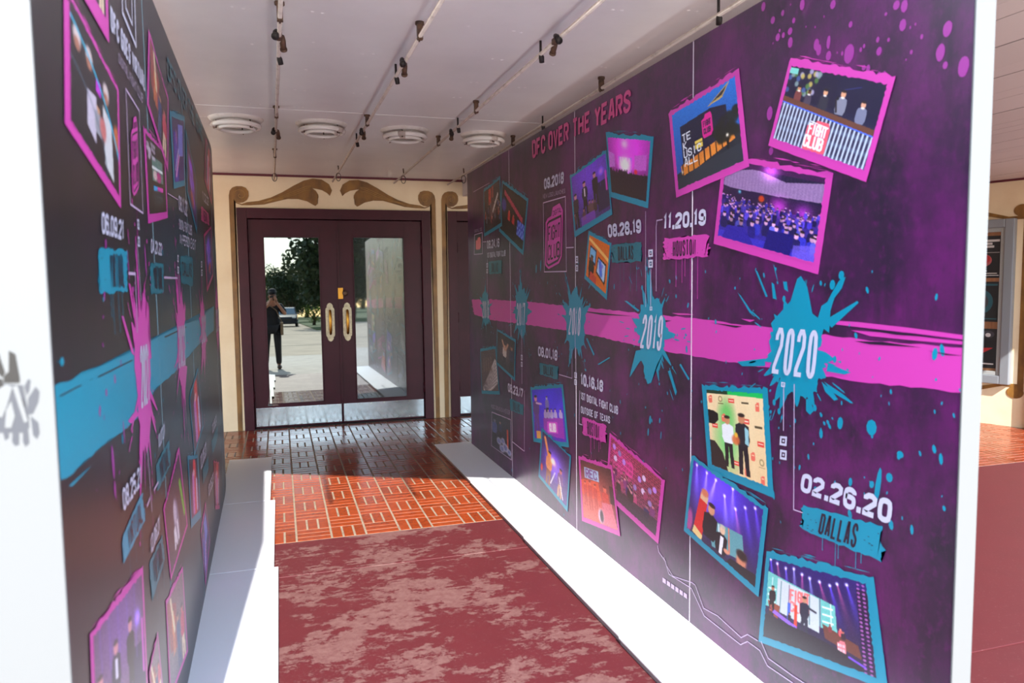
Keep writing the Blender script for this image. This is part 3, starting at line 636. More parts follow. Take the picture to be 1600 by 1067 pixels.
def ellipse(mb, S, c, ru, rv, lay, n=10, rot=0.0, jit=0.0):
    pts = []
    for i in range(n):
        a = 2*math.pi*i/n; k = 1+rng.uniform(-jit, jit); x, y = ru*k*math.cos(a), rv*k*math.sin(a)
        pts.append((c[0]+x*math.cos(rot)-y*math.sin(rot), c[1]+x*math.sin(rot)+y*math.cos(rot)))
    flat(mb, S, pts, lay)
def splat(parent, S, c, r, m, seed, lay=3, spikes=26, reach=1.75, drops=30, elong=1.15, extra=(), lower=1.0):
    """paint splatter: ragged blob, flicked spikes, streaks and loose drops"""
    rr = random.Random(seed); mb = MB(); C = S.px(*c) if not isinstance(c[0], float) else c
    n = 240; rad = []; tips = []
    ang = sorted(rr.uniform(0, 2*math.pi) for _ in range(spikes)); ph = [rr.uniform(0, 6.28) for _ in range(6)]
    for j, s in enumerate(ang):
        L = (reach-1)*(.15+.85*rr.random()**1.6); wd = rr.choice((.022, .03, .045, .075)); tips.append((s, L, wd))
        if L > .25 and rr.random() < .6: q = r*(1+L); ellipse(mb, S, (C[0]+q*math.cos(s), C[1]+q*elong*math.sin(s)), r*wd*.9, r*wd*1.2, lay, 9)
    for i in range(n):
        a = 2*math.pi*i/n; k = .96+.06*math.sin(3*a+ph[0])+.05*math.sin(5*a+ph[1])+.04*math.sin(9*a+ph[2])+.03*math.sin(17*a+ph[3])+rr.uniform(-.02, .02)
        for (s, L, wd) in tips:
            d = abs((a-s+math.pi) % (2*math.pi)-math.pi)
            if d < wd*1.8: k = max(k, .98+L*max(0, 1-d/(wd*1.8))**.8)
        if math.sin(a) < 0: k *= lower
        rad.append(k*r)
    pts = [(C[0]+rad[i]*math.cos(2*math.pi*i/n), C[1]+rad[i]*elong*math.sin(2*math.pi*i/n)) for i in range(n)]
    d_ = lift(lay); v = [S.at(*C, d_)]+[S.at(*p, d_) for p in pts]; mb.add(v, [(0, 1+i, 1+(i+1) % n) for i in range(n)])
    for j in range(drops):
        a = rr.choice(ang)+rr.uniform(-.12, .12); d = r*rr.uniform(1.25, reach*1.35); rot = math.atan2(math.sin(a)*elong, math.cos(a))
        q = (C[0]+d*math.cos(a), C[1]+d*elong*math.sin(a))
        if rr.random() < .4: ellipse(mb, S, q, r*rr.uniform(.10, .26), r*rr.uniform(.012, .03), lay, 8, rot)
        else: e = r*rr.uniform(.015, .05); ellipse(mb, S, q, e*rr.uniform(1, 1.6), e, lay, 8, rot)
    for poly in extra: flat(mb, S, [S.px(*p) for p in poly], lay)
    return mb.build('paint_splatter', INK[m], parent)

def edge_pts(a, b, n, j, rr): return [(a[0]+(b[0]-a[0])*i/n+rr.uniform(-j, j), a[1]+(b[1]-a[1])*i/n+rr.uniform(-j, j)) for i in range(n)]
def brush(parent, S, q, m, s=None, seed=0, drips=4, drip_len=.10, lay=3, tcol='dark', tq=(.22, .14, .74, .9), slant=.0, t=.15):
    """dry brush patch with drips and a place name cut out of it"""
    rr = random.Random(seed+5); mb = MB(); Q = quad(S, q); h = math.hypot(Q[0][0]-Q[3][0], Q[0][1]-Q[3][1])
    pts = edge_pts(Q[0], Q[1], 16, h*.045, rr)
    for i in range(11):
        p = bil(Q, 1+rr.uniform(-.02, .06)*(1 if i % 2 else -.6), i/11); pts.append(p)
    pts += edge_pts(Q[2], Q[3], 16, h*.05, rr)
    for i in range(11): pts.append(bil(Q, rr.uniform(-.05, .02)*(1 if i % 2 else -.6), 1-i/11))
    flat(mb, S, pts, lay)
    for i in range(drips):
        s0 = .3+.5*i/max(1, drips-1)+rr.uniform(-.06, .06); p = bil(Q, s0, .92); L = drip_len*rr.uniform(.35, 1.0); w = h*.030
        ribbon(mb, S, [p, (p[0], p[1]-L)], w, lay); ellipse(mb, S, (p[0], p[1]-L), w*.75, w*1.6, lay, 8)
    o = mb.build('brush_label', INK[m], parent)
    m2 = MB()
    for i in range(14):
        side = rr.random() < .5; p = bil(Q, rr.uniform(.02, .2) if side else rr.uniform(.78, .98), rr.uniform(.1, .95)); ellipse(m2, S, p, h*rr.uniform(.02, .07), h*rr.uniform(.008, .02), lay+1, 7, math.atan2(Q[1][1]-Q[0][1], Q[1][0]-Q[0][0]))
    m2.build('bare_fleck', INK[tcol], o)
    if s:
        a0, b0, a1, b1 = tq; lq = [bil(Q, a0+slant, b0), bil(Q, a1+slant, b0), bil(Q, a1-slant, b1), bil(Q, a0-slant, b1)]
        mb = MB(); letters(mb, S, s, lq, lay+2, t, .14, uv=True); mb.build('lettering', INK[tcol], o)
    return o

def stroke_line(parent, S, pts, w=.004, m='line', lay=6, closed=False, name='fine_line'):
    mb = MB(); ribbon(mb, S, [S.px(*p) for p in pts], w, lay, closed); return mb.build(name, INK[m], parent)
def square_icon(parent, S, q, m='white', lay=7, dot=True):
    Q = quad(S, q); mb = MB(); k = .24
    I = [bil(Q, a, b) for a, b in ((k, k), (1-k, k), (1-k, 1-k), (k, 1-k))]
    for i in range(4): flat(mb, S, [Q[i], Q[(i+1) % 4], I[(i+1) % 4], I[i]], lay)
    if dot: flat(mb, S, [bil(Q, .5+.13*math.cos(a), .5+.13*math.sin(a)) for a in np.linspace(0, 2*math.pi, 9)[:-1]], lay)
    return mb.build('square_icon', INK[m], parent)

# ------------------------------------------------------------------ pictures inside the printed photos, painted point by point
class Pic:
    def __init__(s, w, h, top, bot):
        s.w, s.h = w, h; v = np.linspace(0, 1, h)[:, None]; s.V, s.U = np.meshgrid(np.linspace(0, 1, h), np.linspace(0, 1, w), indexing='ij')
        s.a = np.empty((h, w, 3)); s.a[:] = np.array(top)[None, None]*(1-v[..., None])+np.array(bot)[None, None]*v[..., None]; s.r = np.random.default_rng(3+w*h); s.asp = w/h
    def mix(s, m, c, k=1.0): s.a += (np.array(c, float)-s.a)*(np.clip(m, 0, 1)*k)[..., None]; return s
    def E(s, x, y, rx, ry, c, k=1.0, soft=.25): d = np.sqrt(((s.U-x)/rx)**2+((s.V-y)/ry)**2); return s.mix((1+soft-d)/(2*soft), c, k)
    def glow(s, x, y, r, c, k=1.0): d = ((s.U-x)*s.asp)**2+(s.V-y)**2; s.a += np.array(c, float)*(k*np.exp(-d/(r*r)))[..., None]; return s
    def P(s, pts, c, k=1.0):
        ins = np.zeros(s.U.shape, bool); n = len(pts)
        for i in range(n):
            (x0, y0), (x1, y1) = pts[i], pts[i-1]
            if y0 == y1: continue
            ins ^= ((y0 > s.V) != (y1 > s.V)) & (s.U < (x1-x0)*(s.V-y0)/(y1-y0)+x0)
        return s.mix(ins*1.0, c, k)
    def Rc(s, x0, y0, x1, y1, c, k=1.0): return s.mix(((s.U >= x0) & (s.U <= x1) & (s.V >= y0) & (s.V <= y1))*1.0, c, k)
    def Ln(s, x0, y0, x1, y1, w, c, k=1.0):
        dx, dy = (x1-x0)*s.asp, y1-y0; L = dx*dx+dy*dy+1e-9; px, py = (s.U-x0)*s.asp, s.V-y0
        t = np.clip((px*dx+py*dy)/L, 0, 1); d = np.hypot(px-t*dx, py-t*dy); return s.mix((w*1.3-d)/(w*.6), c, k)
    def beam(s, x, y, ang, L, spread, c, k=.8):
        px, py = (s.U-x)*s.asp, s.V-y; al = px*math.sin(ang)+py*math.cos(ang); ac = px*math.cos(ang)-py*math.sin(ang)
        m = np.exp(-(ac/(.006+spread*np.maximum(al, 0)))**2)*(al > 0)*np.exp(-al/L); s.a += np.array(c, float)*(m*k)[..., None]; s.glow(x, y, .018, (255, 250, 255), .9); return s
    def noise(s, k, cell=1):
        n = s.r.normal(0, k, (s.h//cell+1, s.w//cell+1, 1)).repeat(cell, 0).repeat(cell, 1)[:s.h, :s.w]; s.a += n; return s
    def person(s, x, y, hh, skin, top, legs=(24, 20, 30), hair=(30, 22, 22), lean=0.0, half=False):
        """standing or seated figure: head top at (x,y), height hh"""
        a = 1/s.asp; q = hh; hd = q*.072
        if not half:
            s.P([(x-.085*q*a+lean*q, y+.46*q), (x+.085*q*a+lean*q, y+.46*q), (x+.10*q*a+lean*q, y+q), (x+.03*q*a+lean*q, y+q), (x+lean*q, y+.58*q), (x-.03*q*a+lean*q, y+q), (x-.10*q*a+lean*q, y+q)], legs)
        s.P([(x-.04*q*a, y+.135*q), (x+.04*q*a, y+.135*q), (x+.12*q*a, y+.18*q), (x+.13*q*a+lean*q*.6, y+.42*q), (x+.09*q*a+lean*q, y+.52*q), (x-.09*q*a+lean*q, y+.52*q), (x-.13*q*a+lean*q*.6, y+.42*q), (x-.12*q*a, y+.18*q)], top)
        s.E(x, y+hd, hd*a*.85, hd*1.1, skin, 1, .15); s.E(x, y+hd*.10, hd*a*.86, hd*.46, hair, .9, .2); return s
    def crowd(s, n, y0, y1, h0, h1, cols, skin=(200, 150, 150)):
        for i in range(n):
            t = i/max(1, n-1); y = y0+(y1-y0)*t; c = cols[int(s.r.integers(len(cols)))]; f = s.r.uniform(.7, 1.2)
            s.person(s.r.uniform(-.02, 1.02), y, h0+(h1-h0)*t, tuple(v*f for v in skin), tuple(v*f for v in c), tuple(v*.6 for v in c), half=True)
        return s
def badge(p, x, y, w, h, fill, ink_, lines=True):
    p.P([(x-w*.5, y-h*.30), (x-w*.22, y-h*.36), (x-w*.12, y-h*.5), (x+w*.4, y-h*.5), (x+w*.5, y-h*.34), (x+w*.5, y+h*.34), (x+w*.3, y+h*.5), (x-w*.4, y+h*.5), (x-w*.5, y+h*.36)], fill)
    if lines:
        for k, yy in enumerate((-.12, .22)):
            for i in range(5): p.Rc(x-w*.38+i*w*.17, y+yy*h-h*.11, x-w*.38+i*w*.17+w*.075, y+yy*h+h*.11, ink_)
def stage(p, top=(20, 10, 60)): return p
def pic_judges(p):           # panel of five behind a corrugated metal desk
    p.Rc(0, 0, 1, .42, (24, 22, 52)); p.noise(5)
    for i in range(26): p.E(p.r.uniform(.02, .36), p.r.uniform(.02, .34), .022, .035, [(80, 120, 60), (170, 160, 190), (70, 90, 150), (190, 170, 90), (130, 150, 150)][i % 5], .9, .3)
    p.Rc(.0, .03, .10, .10, (120, 200, 190)); p.Ln(.62, .17, .78, .10, .004, (80, 90, 190)); p.P([(.55, .0), (1, 0), (1, .5), (.55, .42)], (20, 22, 58), .5)
    for x, y, h, sk, cl in ((.16, .24, .40, (206, 140, 100), (120, 60, 60)), (.28, .26, .38, (96, 60, 46), (70, 60, 80)), (.45, .21, .5, (222, 160, 122), (44, 44, 60)), (.63, .18, .55, (226, 160, 124), (130, 130, 150)), (.84, .25, .5, (226, 160, 130), (120, 122, 150))):
        p.person(x, y, h, sk, cl, half=True); p.E(x, y+.06*h/.5*1.25, .018, .012, (250, 240, 236), .8)
    p.Ln(.57, .30, .60, .44, .012, (30, 24, 34)); p.E(.585, .28, .014, .022, (20, 20, 24))
    p.P([(0, .40), (1, .53), (1, .60), (0, .47)], (104, 62, 50)); p.P([(0, .47), (1, .60), (1, .615), (0, .485)], (70, 110, 240))
    st = (np.sin(p.U*150+p.V*6)*.5+.5); m = (p.V > .485+.13*p.U); p.a[m] = (np.array((36, 32, 66))+(np.array((210, 222, 240))-np.array((36, 32, 66)))*(st**1.5)[..., None])[m]; p.mix(m*(.25*np.sin(p.V*40)), (190, 220, 250))
    badge(p, .47, .82, .24, .44, (235, 90, 110), (240, 236, 246), False)
    letter_lines(p, 'FIGHT', .37, .66, .57, .78, (250, 240, 246)); letter_lines(p, 'CLUB', .35, .81, .56, .95, (250, 240, 246)); p.Ln(.375, .63, .57, .655, .006, (250, 240, 246))
def letter_lines(p, t, x0, y0, x1, y1, c):
    n = len(t); w = (x1-x0)/n
    for i, ch in enumerate(t):
        for st in GL.get(ch, []):
            z = st[-1] == 'z'; P = [q for q in st if q != 'z']; P = P+[P[0]] if z else P
            for a, b in zip(P[:-1], P[1:]): p.Ln(x0+(i+.12+a[0]*.68)*w, y1+(y0-y1)*a[1], x0+(i+.12+b[0]*.68)*w, y1+(y0-y1)*b[1], max(.006, (y1-y0)*.095), c)
def pic_audience(p):         # seated audience in violet light under a curved balcony
    p.Rc(0, 0, 1, .5, (26, 20, 52)); p.P([(.02, .14), (.36, .06), (.66, .15), (1, .08), (1, .30), (.6, .33), (.1, .34), (0, .32)], (152, 118, 168))
    p.mix(((p.V > .07) & (p.V < .34))*(.18*(np.sin(p.U*180)*.5+.5)), (90, 60, 110)); p.Rc(0, 0, 1, .07, (64, 22, 74)); p.glow(.5, .05, .10, (230, 90, 230), .9); p.Rc(0, .34, 1, .5, (40, 22, 60)); p.glow(.62, .45, .10, (190, 40, 170), .8); p.glow(.85, .46, .09, (180, 40, 180), .7)
    p.E(.44, .40, .03, .04, (190, 60, 30)); p.glow(.2, .37, .02, (80, 220, 200), .8)
    p.crowd(120, .42, .58, .14, .26, [(40, 30, 120), (60, 44, 170), (30, 22, 90), (80, 60, 190)], (190, 130, 190)); p.crowd(36, .58, .72, .28, .44, [(50, 50, 190), (34, 26, 120), (90, 90, 210), (28, 22, 80)], (206, 150, 190))
    p.Rc(0, .9, 1, 1, (60, 52, 200), .6); p.P([(.1, .82), (.3, .8), (.42, 1), (.05, 1)], (44, 32, 150)); p.P([(.55, .75), (.8, .74), (.78, 1), (.52, 1)], (26, 20, 110)); p.P([(.8, .86), (1, .8), (1, 1), (.8, 1)], (120, 96, 226), .7); p.noise(9)
def pic_hall(p):             # music hall at dusk with a glowing badge on its wall
    p.P([(.12, .22), (.62, .20), (.84, .26), (.86, .72), (.12, .74)], (24, 28, 58)); p.P([(.58, .17), (.92, .02), (.80, .16)], (196, 166, 96)); p.P([(.64, .15), (.88, .05), (.80, .13)], (40, 40, 50))
    p.P([(.0, .8), (1, .62), (1, 1), (0, 1)], (30, 38, 50)); p.P([(.08, .72), (.9, .58), (.92, .70), (.1, .88)], (224, 132, 50)); p.noise(7)
    for i in range(9): p.Rc(.1+i*.09, .70-i*.012, .12+i*.09, .86-i*.014, (60, 36, 24))
    for i in range(34): p.E(p.r.uniform(.66, .98), p.r.uniform(.36, .66), .05, .05, (20, 26, 24), .7)
    p.Rc(.80, .6, .83, .95, (20, 20, 20)); p.P([(0, .86), (.6, .8), (1, .78), (1, 1), (0, 1)], (40, 48, 60)); p.glow(.82, .62, .02, (255, 240, 220), 1); p.glow(.1, .8, .02, (255, 250, 255), .6)
    badge(p, .55, .38, .16, .28, (232, 36, 150), (30, 24, 50), False); letter_lines(p, 'FIGHT', .49, .32, .61, .38, (40, 20, 60)); letter_lines(p, 'CLUB', .49, .41, .6, .47, (40, 20, 60)); p.Rc(.34, .50, .46, .60, (240, 210, 90)); p.Rc(.34, .535, .46, .545, (120, 80, 40))
    for i, t in enumerate(('TE', 'K', 'USIC', 'ALL')): letter_lines(p, t, .14, .34+i*.105, .14+.075*len(t), .425+i*.105, (236, 238, 246))
def pic_panel(p):            # three speakers on a violet lit stage
    p.glow(.5, .2, .5, (60, 20, 120), .7); p.noise(7); p.Rc(.7, .42, 1, .92, (34, 20, 70))
    for x in (.1, .25, .42, .6, .78): p.Ln(x, 0, x+.02, .5, .006, (120, 80, 200), .6)
    for x, y, h, c in ((.08, .36, .62, (60, 44, 60)), (.36, .24, .6, (40, 36, 60)), (.66, .20, .6, (24, 18, 34))): p.person(x, y, h, (214, 140, 150), c)
    p.Rc(.34, .36, .38, .5, (230, 220, 240)); p.crowd(5, .62, .70, .4, .4, [(90, 60, 70)], (150, 90, 110)); p.Ln(.95, .3, .95, .62, .02, (220, 60, 200)); p.glow(.84, .25, .05, (120, 90, 250), .9); p.Rc(.2, .84, .6, 1, (150, 70, 210), .6)
def pic_magenta(p):          # magenta ballroom with two screens and a crowd in silhouette
    p.glow(.5, .25, .5, (210, 50, 200), .8); p.glow(.42, .10, .09, (255, 170, 240), .8); p.P([(.0, .25), (.16, .30), (.16, .52), (0, .55)], (206, 110, 220)); p.P([(.66, .28), (.94, .24), (.94, .50), (.66, .52)], (214, 96, 220)); p.Rc(.26, .32, .60, .62, (190, 90, 230)); p.glow(.42, .46, .13, (255, 235, 255), 1)
    for x in (.3, .36, .44, .52): p.P([(x, .34), (x+.03, .34), (x+.01, .56)], (255, 236, 255), .8)
    p.P([(0, .62), (1, .58), (1, 1), (0, 1)], (34, 18, 38)); p.crowd(40, .54, .60, .14, .18, [(40, 16, 44)], (60, 26, 60)); p.E(.7, .55, .04, .04, (230, 40, 60)); p.noise(6)
def pic_orange(p):           # visitor looking at screens in an orange room
    p.Rc(0, 0, 1, 1, (226, 108, 30)); p.P([(.0, .05), (1, .28), (1, .36), (0, .12)], (255, 196, 110)); p.P([(.08, .22), (.42, .26), (.42, .62), (.08, .56)], (30, 50, 90)); p.P([(.11, .26), (.39, .30), (.39, .56), (.11, .5)], (120, 190, 236)); p.P([(.5, .36), (.92, .42), (.9, .86), (.46, .74)], (30, 30, 40)); p.P([(.54, .40), (.88, .46), (.86, .81), (.50, .70)], (186, 214, 246))
    p.Ln(.62, .46, .7, .70, .05, (40, 90, 220), .8); p.Ln(.74, .5, .66, .6, .03, (120, 110, 220), .8); p.person(.22, .44, .8, (120, 60, 40), (26, 22, 34), (30, 24, 30)); p.P([(.2, .8), (.5, .84), (.5, 1), (.16, 1)], (200, 60, 50)); p.noise(5)
def pic_red(p):              # room washed in orange red light with a banner
    p.glow(.35, .6, .5, (190, 60, 40), .8); p.Rc(.12, .12, .58, .30, (170, 196, 226)); letter_lines(p, 'REC', .16, .14, .54, .27, (120, 50, 140)); p.P([(.0, .34), (.55, .3), (.62, .6), (.0, .66)], (236, 84, 50)); p.P([(0, .6), (.5, .62), (.62, 1), (0, 1)], (224, 96, 84))
    for x, y, h in ((.12, .36, .4), (.28, .33, .5), (.44, .36, .42), (.74, .34, .66)): p.person(x, y, h, (240, 110, 90), (216, 60, 50), (210, 70, 60), (120, 30, 30))
    p.P([(.62, .62), (.9, .6), (1, 1), (.56, 1)], (230, 110, 130)); p.E(.56, .86, .08, .12, (240, 190, 220)); p.E(.58, .86, .05, .10, (60, 30, 40)); p.Rc(.88, .3, 1, .6, (60, 20, 30)); p.noise(8)
def pic_brick(p):            # crowd in front of a brick wall hung with prints, pink light
    m = (np.mod(p.V*26, 1) < .22) | (np.mod(p.U*18+.5*np.floor(p.V*26), 1) < .10); p.mix(m*1.0, (60, 20, 40)); p.glow(.25, .3, .3, (150, 20, 120), .5)
    for x, y in ((.08, .12), (.2, .16), (.12, .3), (.3, .24), (.62, .3), (.7, .22), (.82, .34), (.9, .26), (.7, .45), (.55, .5), (.84, .55)): p.E(x, y, .035, .05, [(190, 130, 230), (220, 190, 230), (150, 120, 190)][int(x*10) % 3], 1, .1)
    badge(p, .42, .28, .13, .26, (226, 60, 150), (90, 20, 60)); p.crowd(24, .40, .62, .3, .44, [(60, 24, 60), (40, 30, 110), (120, 40, 110), (30, 20, 30), (190, 60, 120)], (210, 130, 150)); p.P([(.2, .8), (1, .72), (1, 1), (.2, 1)], (40, 22, 44), .8); p.noise(8)
def pic_handshake(p):        # two men meeting before a press backdrop
    p.mix(np.clip(np.sin(p.U*26)*.25, 0, 1), (250, 226, 180)); p.E(.34, .62, .2, .30, (90, 214, 110), .75, .6); p.E(.36, .28, .12, .16, (70, 190, 80), .7, .6); p.Rc(0, 0, 1, .05, (30, 60, 40)); p.P([(.4, 0), (1, 0), (1, .06), (.4, .05)], (20, 190, 90))
    for x, y in ((.07, .12), (.90, .16), (.30, .34), (.66, .92), (.78, .72), (.92, .95)): badge(p, x, y, .07, .10, (236, 110, 90), (244, 214, 170), False); p.Rc(x-.02, y-.02, x+.02, y-.01, (244, 214, 170))
    for x, y in ((.46, .12), (.12, .46), (.70, .34), (.92, .56), (.48, .86)): p.Rc(x-.055, y-.028, x+.055, y+.028, (232, 70, 60)); p.Rc(x-.04, y-.008, x+.04, y+.004, (250, 220, 200))
    for x, y in ((.26, .11), (.92, .76)): p.E(x, y, .035, .035, (110, 84, 50)); p.E(x, y, .026, .026, (236, 212, 160)); p.Rc(x-.05, y+.05, x+.05, y+.06, (110, 84, 50))
    for x, y in ((.70, .13), (.90, .38), (.36, .50)): p.Rc(x-.06, y-.012, x+.06, y+.012, (90, 76, 52))
    p.person(.36, .32, .62, (206, 140, 96), (236, 238, 240), (28, 28, 34)); p.person(.62, .27, .70, (206, 134, 96), (34, 34, 44), (26, 26, 36)); p.P([(.67, .40), (.73, .44), (.72, .62), (.66, .60)], (150, 200, 210)); p.E(.5, .58, .07, .06, (220, 110, 60), .9); p.E(.51, .52, .03, .03, (240, 180, 60))
    p.P([(0, .26), (.12, .27), (.2, .30), (.2, .38), (.12, .44), (0, .44)], (22, 22, 26)); p.P([(0, .66), (.10, .66), (.24, .78), (.32, 1), (0, 1)], (40, 34, 36)); p.noise(4)
def pic_tux(p):              # man in dinner jacket with a giant pencil prop under violet lights
    p.glow(.4, .2, .4, (70, 50, 190), .9)
    for x, y, a, c in ((.06, .04, .1, (190, 180, 255)), (.22, .05, .0, (230, 230, 255)), (.36, .06, -.2, (255, 250, 255)), (.5, .18, .2, (220, 220, 255)), (.66, .24, .3, (255, 130, 110)), (.78, .14, .3, (110, 90, 255)), (.9, .06, .3, (120, 90, 250)), (.6, .02, .1, (200, 190, 255))): p.beam(x, y, a, .28, .12, c, .55)
    p.P([(.30, .62), (.78, .50), (.84, .80), (.40, .95)], (96, 156, 166)); p.Ln(.46, .6, .5, .86, .01, (220, 236, 240)); p.Ln(.6, .55, .64, .85, .01, (230, 120, 90)); p.E(.03, .85, .05, .16, (226, 90, 170), .7)
    p.P([(.16, .36), (.28, .38), (.24, 1.0), (.10, .92)], (212, 44, 44)); p.P([(.17, .34), (.28, .36), (.275, .46), (.16, .44)], (224, 180, 140)); p.E(.225, .33, .055, .05, (214, 120, 90)); p.P([(.11, .86), (.245, .92), (.24, 1), (.09, .97)], (226, 196, 130))
    p.person(.34, .42, .9, (216, 150, 116), (24, 24, 34), half=True); p.person(.52, .58, .72, (232, 190, 160), (28, 26, 36), half=True, hair=(200, 190, 180)); p.P([(.50, .72), (.55, .72), (.54, .95), (.5, .95)], (236, 232, 240)); p.E(.60, .86, .04, .03, (226, 150, 120)); p.E(.80, .82, .065, .12, (206, 130, 100)); p.E(.80, .75, .07, .06, (40, 30, 30)); p.P([(.66, .9), (1, .84), (1, 1), (.6, 1)], (30, 24, 34)); p.noise(5)
def pic_show(p):             # host on a big stage with screens and coloured beams
    for x, y, a, c in ((.02, .02, .2, (120, 90, 250)), (.10, .05, .25, (250, 110, 90)), (.20, .08, .15, (150, 120, 255)), (.29, .06, .1, (220, 220, 255)), (.38, .10, .05, (255, 90, 110)), (.46, .12, .15, (200, 210, 255)), (.56, .13, .3, (255, 90, 100)), (.66, .14, .25, (110, 80, 255)), (.73, .10, .25, (255, 100, 90)), (.82, .08, .25, (120, 90, 255))): p.beam(x, y, a, .22, .10, c, .7)
    p.P([(.0, .17), (.70, .36), (.71, .66), (0, .60)], (110, 196, 190)); p.noise(6); p.P([(.12, .22), (.55, .33), (.55, .72), (.12, .62)], (206, 214, 220))
    for x in (.06, .16, .25, .36, .46, .56, .66): p.Ln(x, .22+.2*x, x, .66, .006, [(60, 120, 130), (236, 240, 240), (120, 70, 120)][int(x*20) % 3], .8)
    for y in (.36, .44, .52): p.Rc(.02, y, .11, y+.02, (220, 240, 240)); p.Rc(.58, y+.04, .68, y+.06, (236, 246, 250))
    letter_lines(p, 'FIGHT', .26, .32, .46, .44, (240, 120, 120)); letter_lines(p, 'CLUB', .26, .46, .46, .57, (240, 130, 130)); p.Rc(.24, .48, .27, .72, (70, 110, 220)); p.Rc(.31, .48, .34, .76, (226, 70, 50))
    p.P([(.02, .52), (.16, .56), (.14, .72), (.06, .68)], (150, 70, 50)); p.person(.07, .34, .36, (190, 120, 90), (40, 30, 40)); p.P([(.10, .62), (.34, .74), (.33, .78), (.08, .66)], (150, 100, 230)); p.person(.41, .36, .46, (206, 140, 110), (40, 44, 66), (40, 44, 66)); p.Ln(.42, .46, .52, .50, .012, (40, 44, 66))
    p.P([(.58, .60), (.88, .72), (.9, .86), (.6, .76)], (110, 60, 50)); p.crowd(6, .57, .62, .16, .2, [(200, 80, 90), (60, 40, 60)], (220, 130, 110)); badge(p, .74, .80, .07, .15, (236, 120, 130), (240, 220, 230))
    p.P([(0, .70), (.6, .80), (.9, .9), (1, .92), (1, 1), (0, 1)], (32, 26, 40)); p.Rc(.90, .1, 1, 1, (34, 20, 60)); p.mix(((p.U > .9)*(np.sin((p.U+p.V)*70)*np.sin((p.U-p.V)*70) > .45))*.8, (196, 110, 200)); p.Ln(.80, .88, .92, .93, .012, (120, 70, 220)); p.noise(4)
def pic_sign(p):             # white theatre sign seen from below
    p.Rc(0, 0, 1, 1, (84, 62, 62)); p.P([(.1, .9), (.9, .25), (1, .3), (1, .8), (.55, 1), (.1, 1)], (206, 200, 200))
    for k in range(7): p.Ln(.12+.02*k, .92+.02*k-.03, .95, .30+.08*k, .010, (60, 40, 60), .8)
    for x in (.2, .35, .5, .65): p.Ln(x, .2, x, .5, .03, (120, 96, 80), .7)
    p.noise(8)
def pic_raise(p):            # woman with raised arms beside a dark figure
    p.glow(.45, .5, .3, (70, 50, 50), .8); p.person(.45, .26, .72, (200, 150, 120), (206, 196, 190), (40, 36, 46)); p.Ln(.45, .42, .30, .2, .03, (206, 160, 130)); p.Ln(.5, .42, .62, .22, .03, (206, 160, 130)); p.person(.82, .2, .8, (150, 100, 80), (30, 36, 70)); p.noise(8)
def pic_violet(p):           # stage in violet light with a host, a statue and a seated panel
    p.glow(.5, .3, .5, (20, 10, 120), .6); p.person(.12, .14, .72, (226, 140, 170), (96, 40, 130), (110, 50, 140)); p.Ln(.14, .28, .30, .30, .02, (226, 190, 230)); p.person(.5, .16, .42, (190, 180, 220), (130, 120, 200)); p.Rc(.08, .84, .22, 1, (236, 170, 80))
    for x in (.42, .52, .62, .74, .9): p.person(x, .40, .34, (226, 180, 210), (190, 170, 226), half=True)
    p.P([(.34, .58), (.95, .56), (.95, .94), (.34, .90)], (160, 40, 190)); p.Rc(.46, .64, .78, .86, (214, 70, 210)); letter_lines(p, 'CLUB', .52, .68, .72, .82, (246, 226, 250)); p.noise(5)
def pic_arm(p):              # man with one arm raised, second man in a patterned shirt
    p.glow(.5, .45, .25, (120, 90, 240), .9); p.Ln(.3, .42, .12, .10, .035, (240, 150, 90)); p.person(.32, .30, .72, (246, 150, 80), (236, 150, 100), (150, 90, 70)); p.person(.74, .42, .62, (220, 120, 120), (130, 80, 150), (200, 150, 120)); p.Ln(.55, .6, .42, .9, .012, (236, 226, 246)); p.Ln(.7, .6, .86, .95, .012, (236, 226, 236)); p.E(.06, .78, .04, .08, (226, 80, 70)); p.glow(.46, .42, .06, (255, 240, 255), .9); p.noise(7)
def pic_ring(p):             # crowd round a lit ring, reds and blues
    p.glow(.5, .6, .3, (120, 90, 90), .5); p.Rc(.3, .05, .46, .4, (196, 50, 50)); p.Rc(.5, .02, .6, .3, (150, 60, 60)); p.crowd(22, .35, .7, .3, .4, [(80, 90, 140), (60, 30, 50), (150, 60, 50), (120, 130, 150)], (200, 150, 140)); p.Ln(.55, .6, .85, .3, .04, (206, 200, 200)); p.noise(10)
def pic_neon(p):             # dark hall with red fighters and blue neon
    p.P([(.1, .1), (.9, .4), (.9, .5), (.1, .2)], (190, 50, 90)); p.E(.12, .42, .10, .14, (60, 60, 170)); p.Rc(.72, .5, .98, .8, (30, 60, 210)); p.mix(((p.U > .72)*(p.V > .5)*(p.V < .8)*(np.sin(p.U*70)*np.sin(p.V*50) > .1))*1.0, (120, 160, 250))
    p.person(.36, .44, .42, (226, 80, 70), (206, 50, 50)); p.person(.54, .46, .4, (226, 80, 80), (200, 40, 50)); p.Rc(0, .82, 1, 1, (20, 14, 22)); p.noise(7)
def pic_drums(p):            # band on a dark stage, white drum kit
    p.person(.16, .14, .8, (120, 110, 140), (70, 80, 150)); p.person(.46, .16, .55, (170, 120, 110), (40, 40, 80)); p.Rc(.80, .3, .88, .8, (200, 70, 40))
    for x, y, r in ((.4, .72, .12), (.6, .66, .1), (.72, .8, .14), (.55, .88, .12), (.9, .86, .1)): p.E(x, y, r, r*.8, (196, 200, 226)); p.E(x, y, r*.7, r*.55, (120, 130, 190))
    p.noise(10)
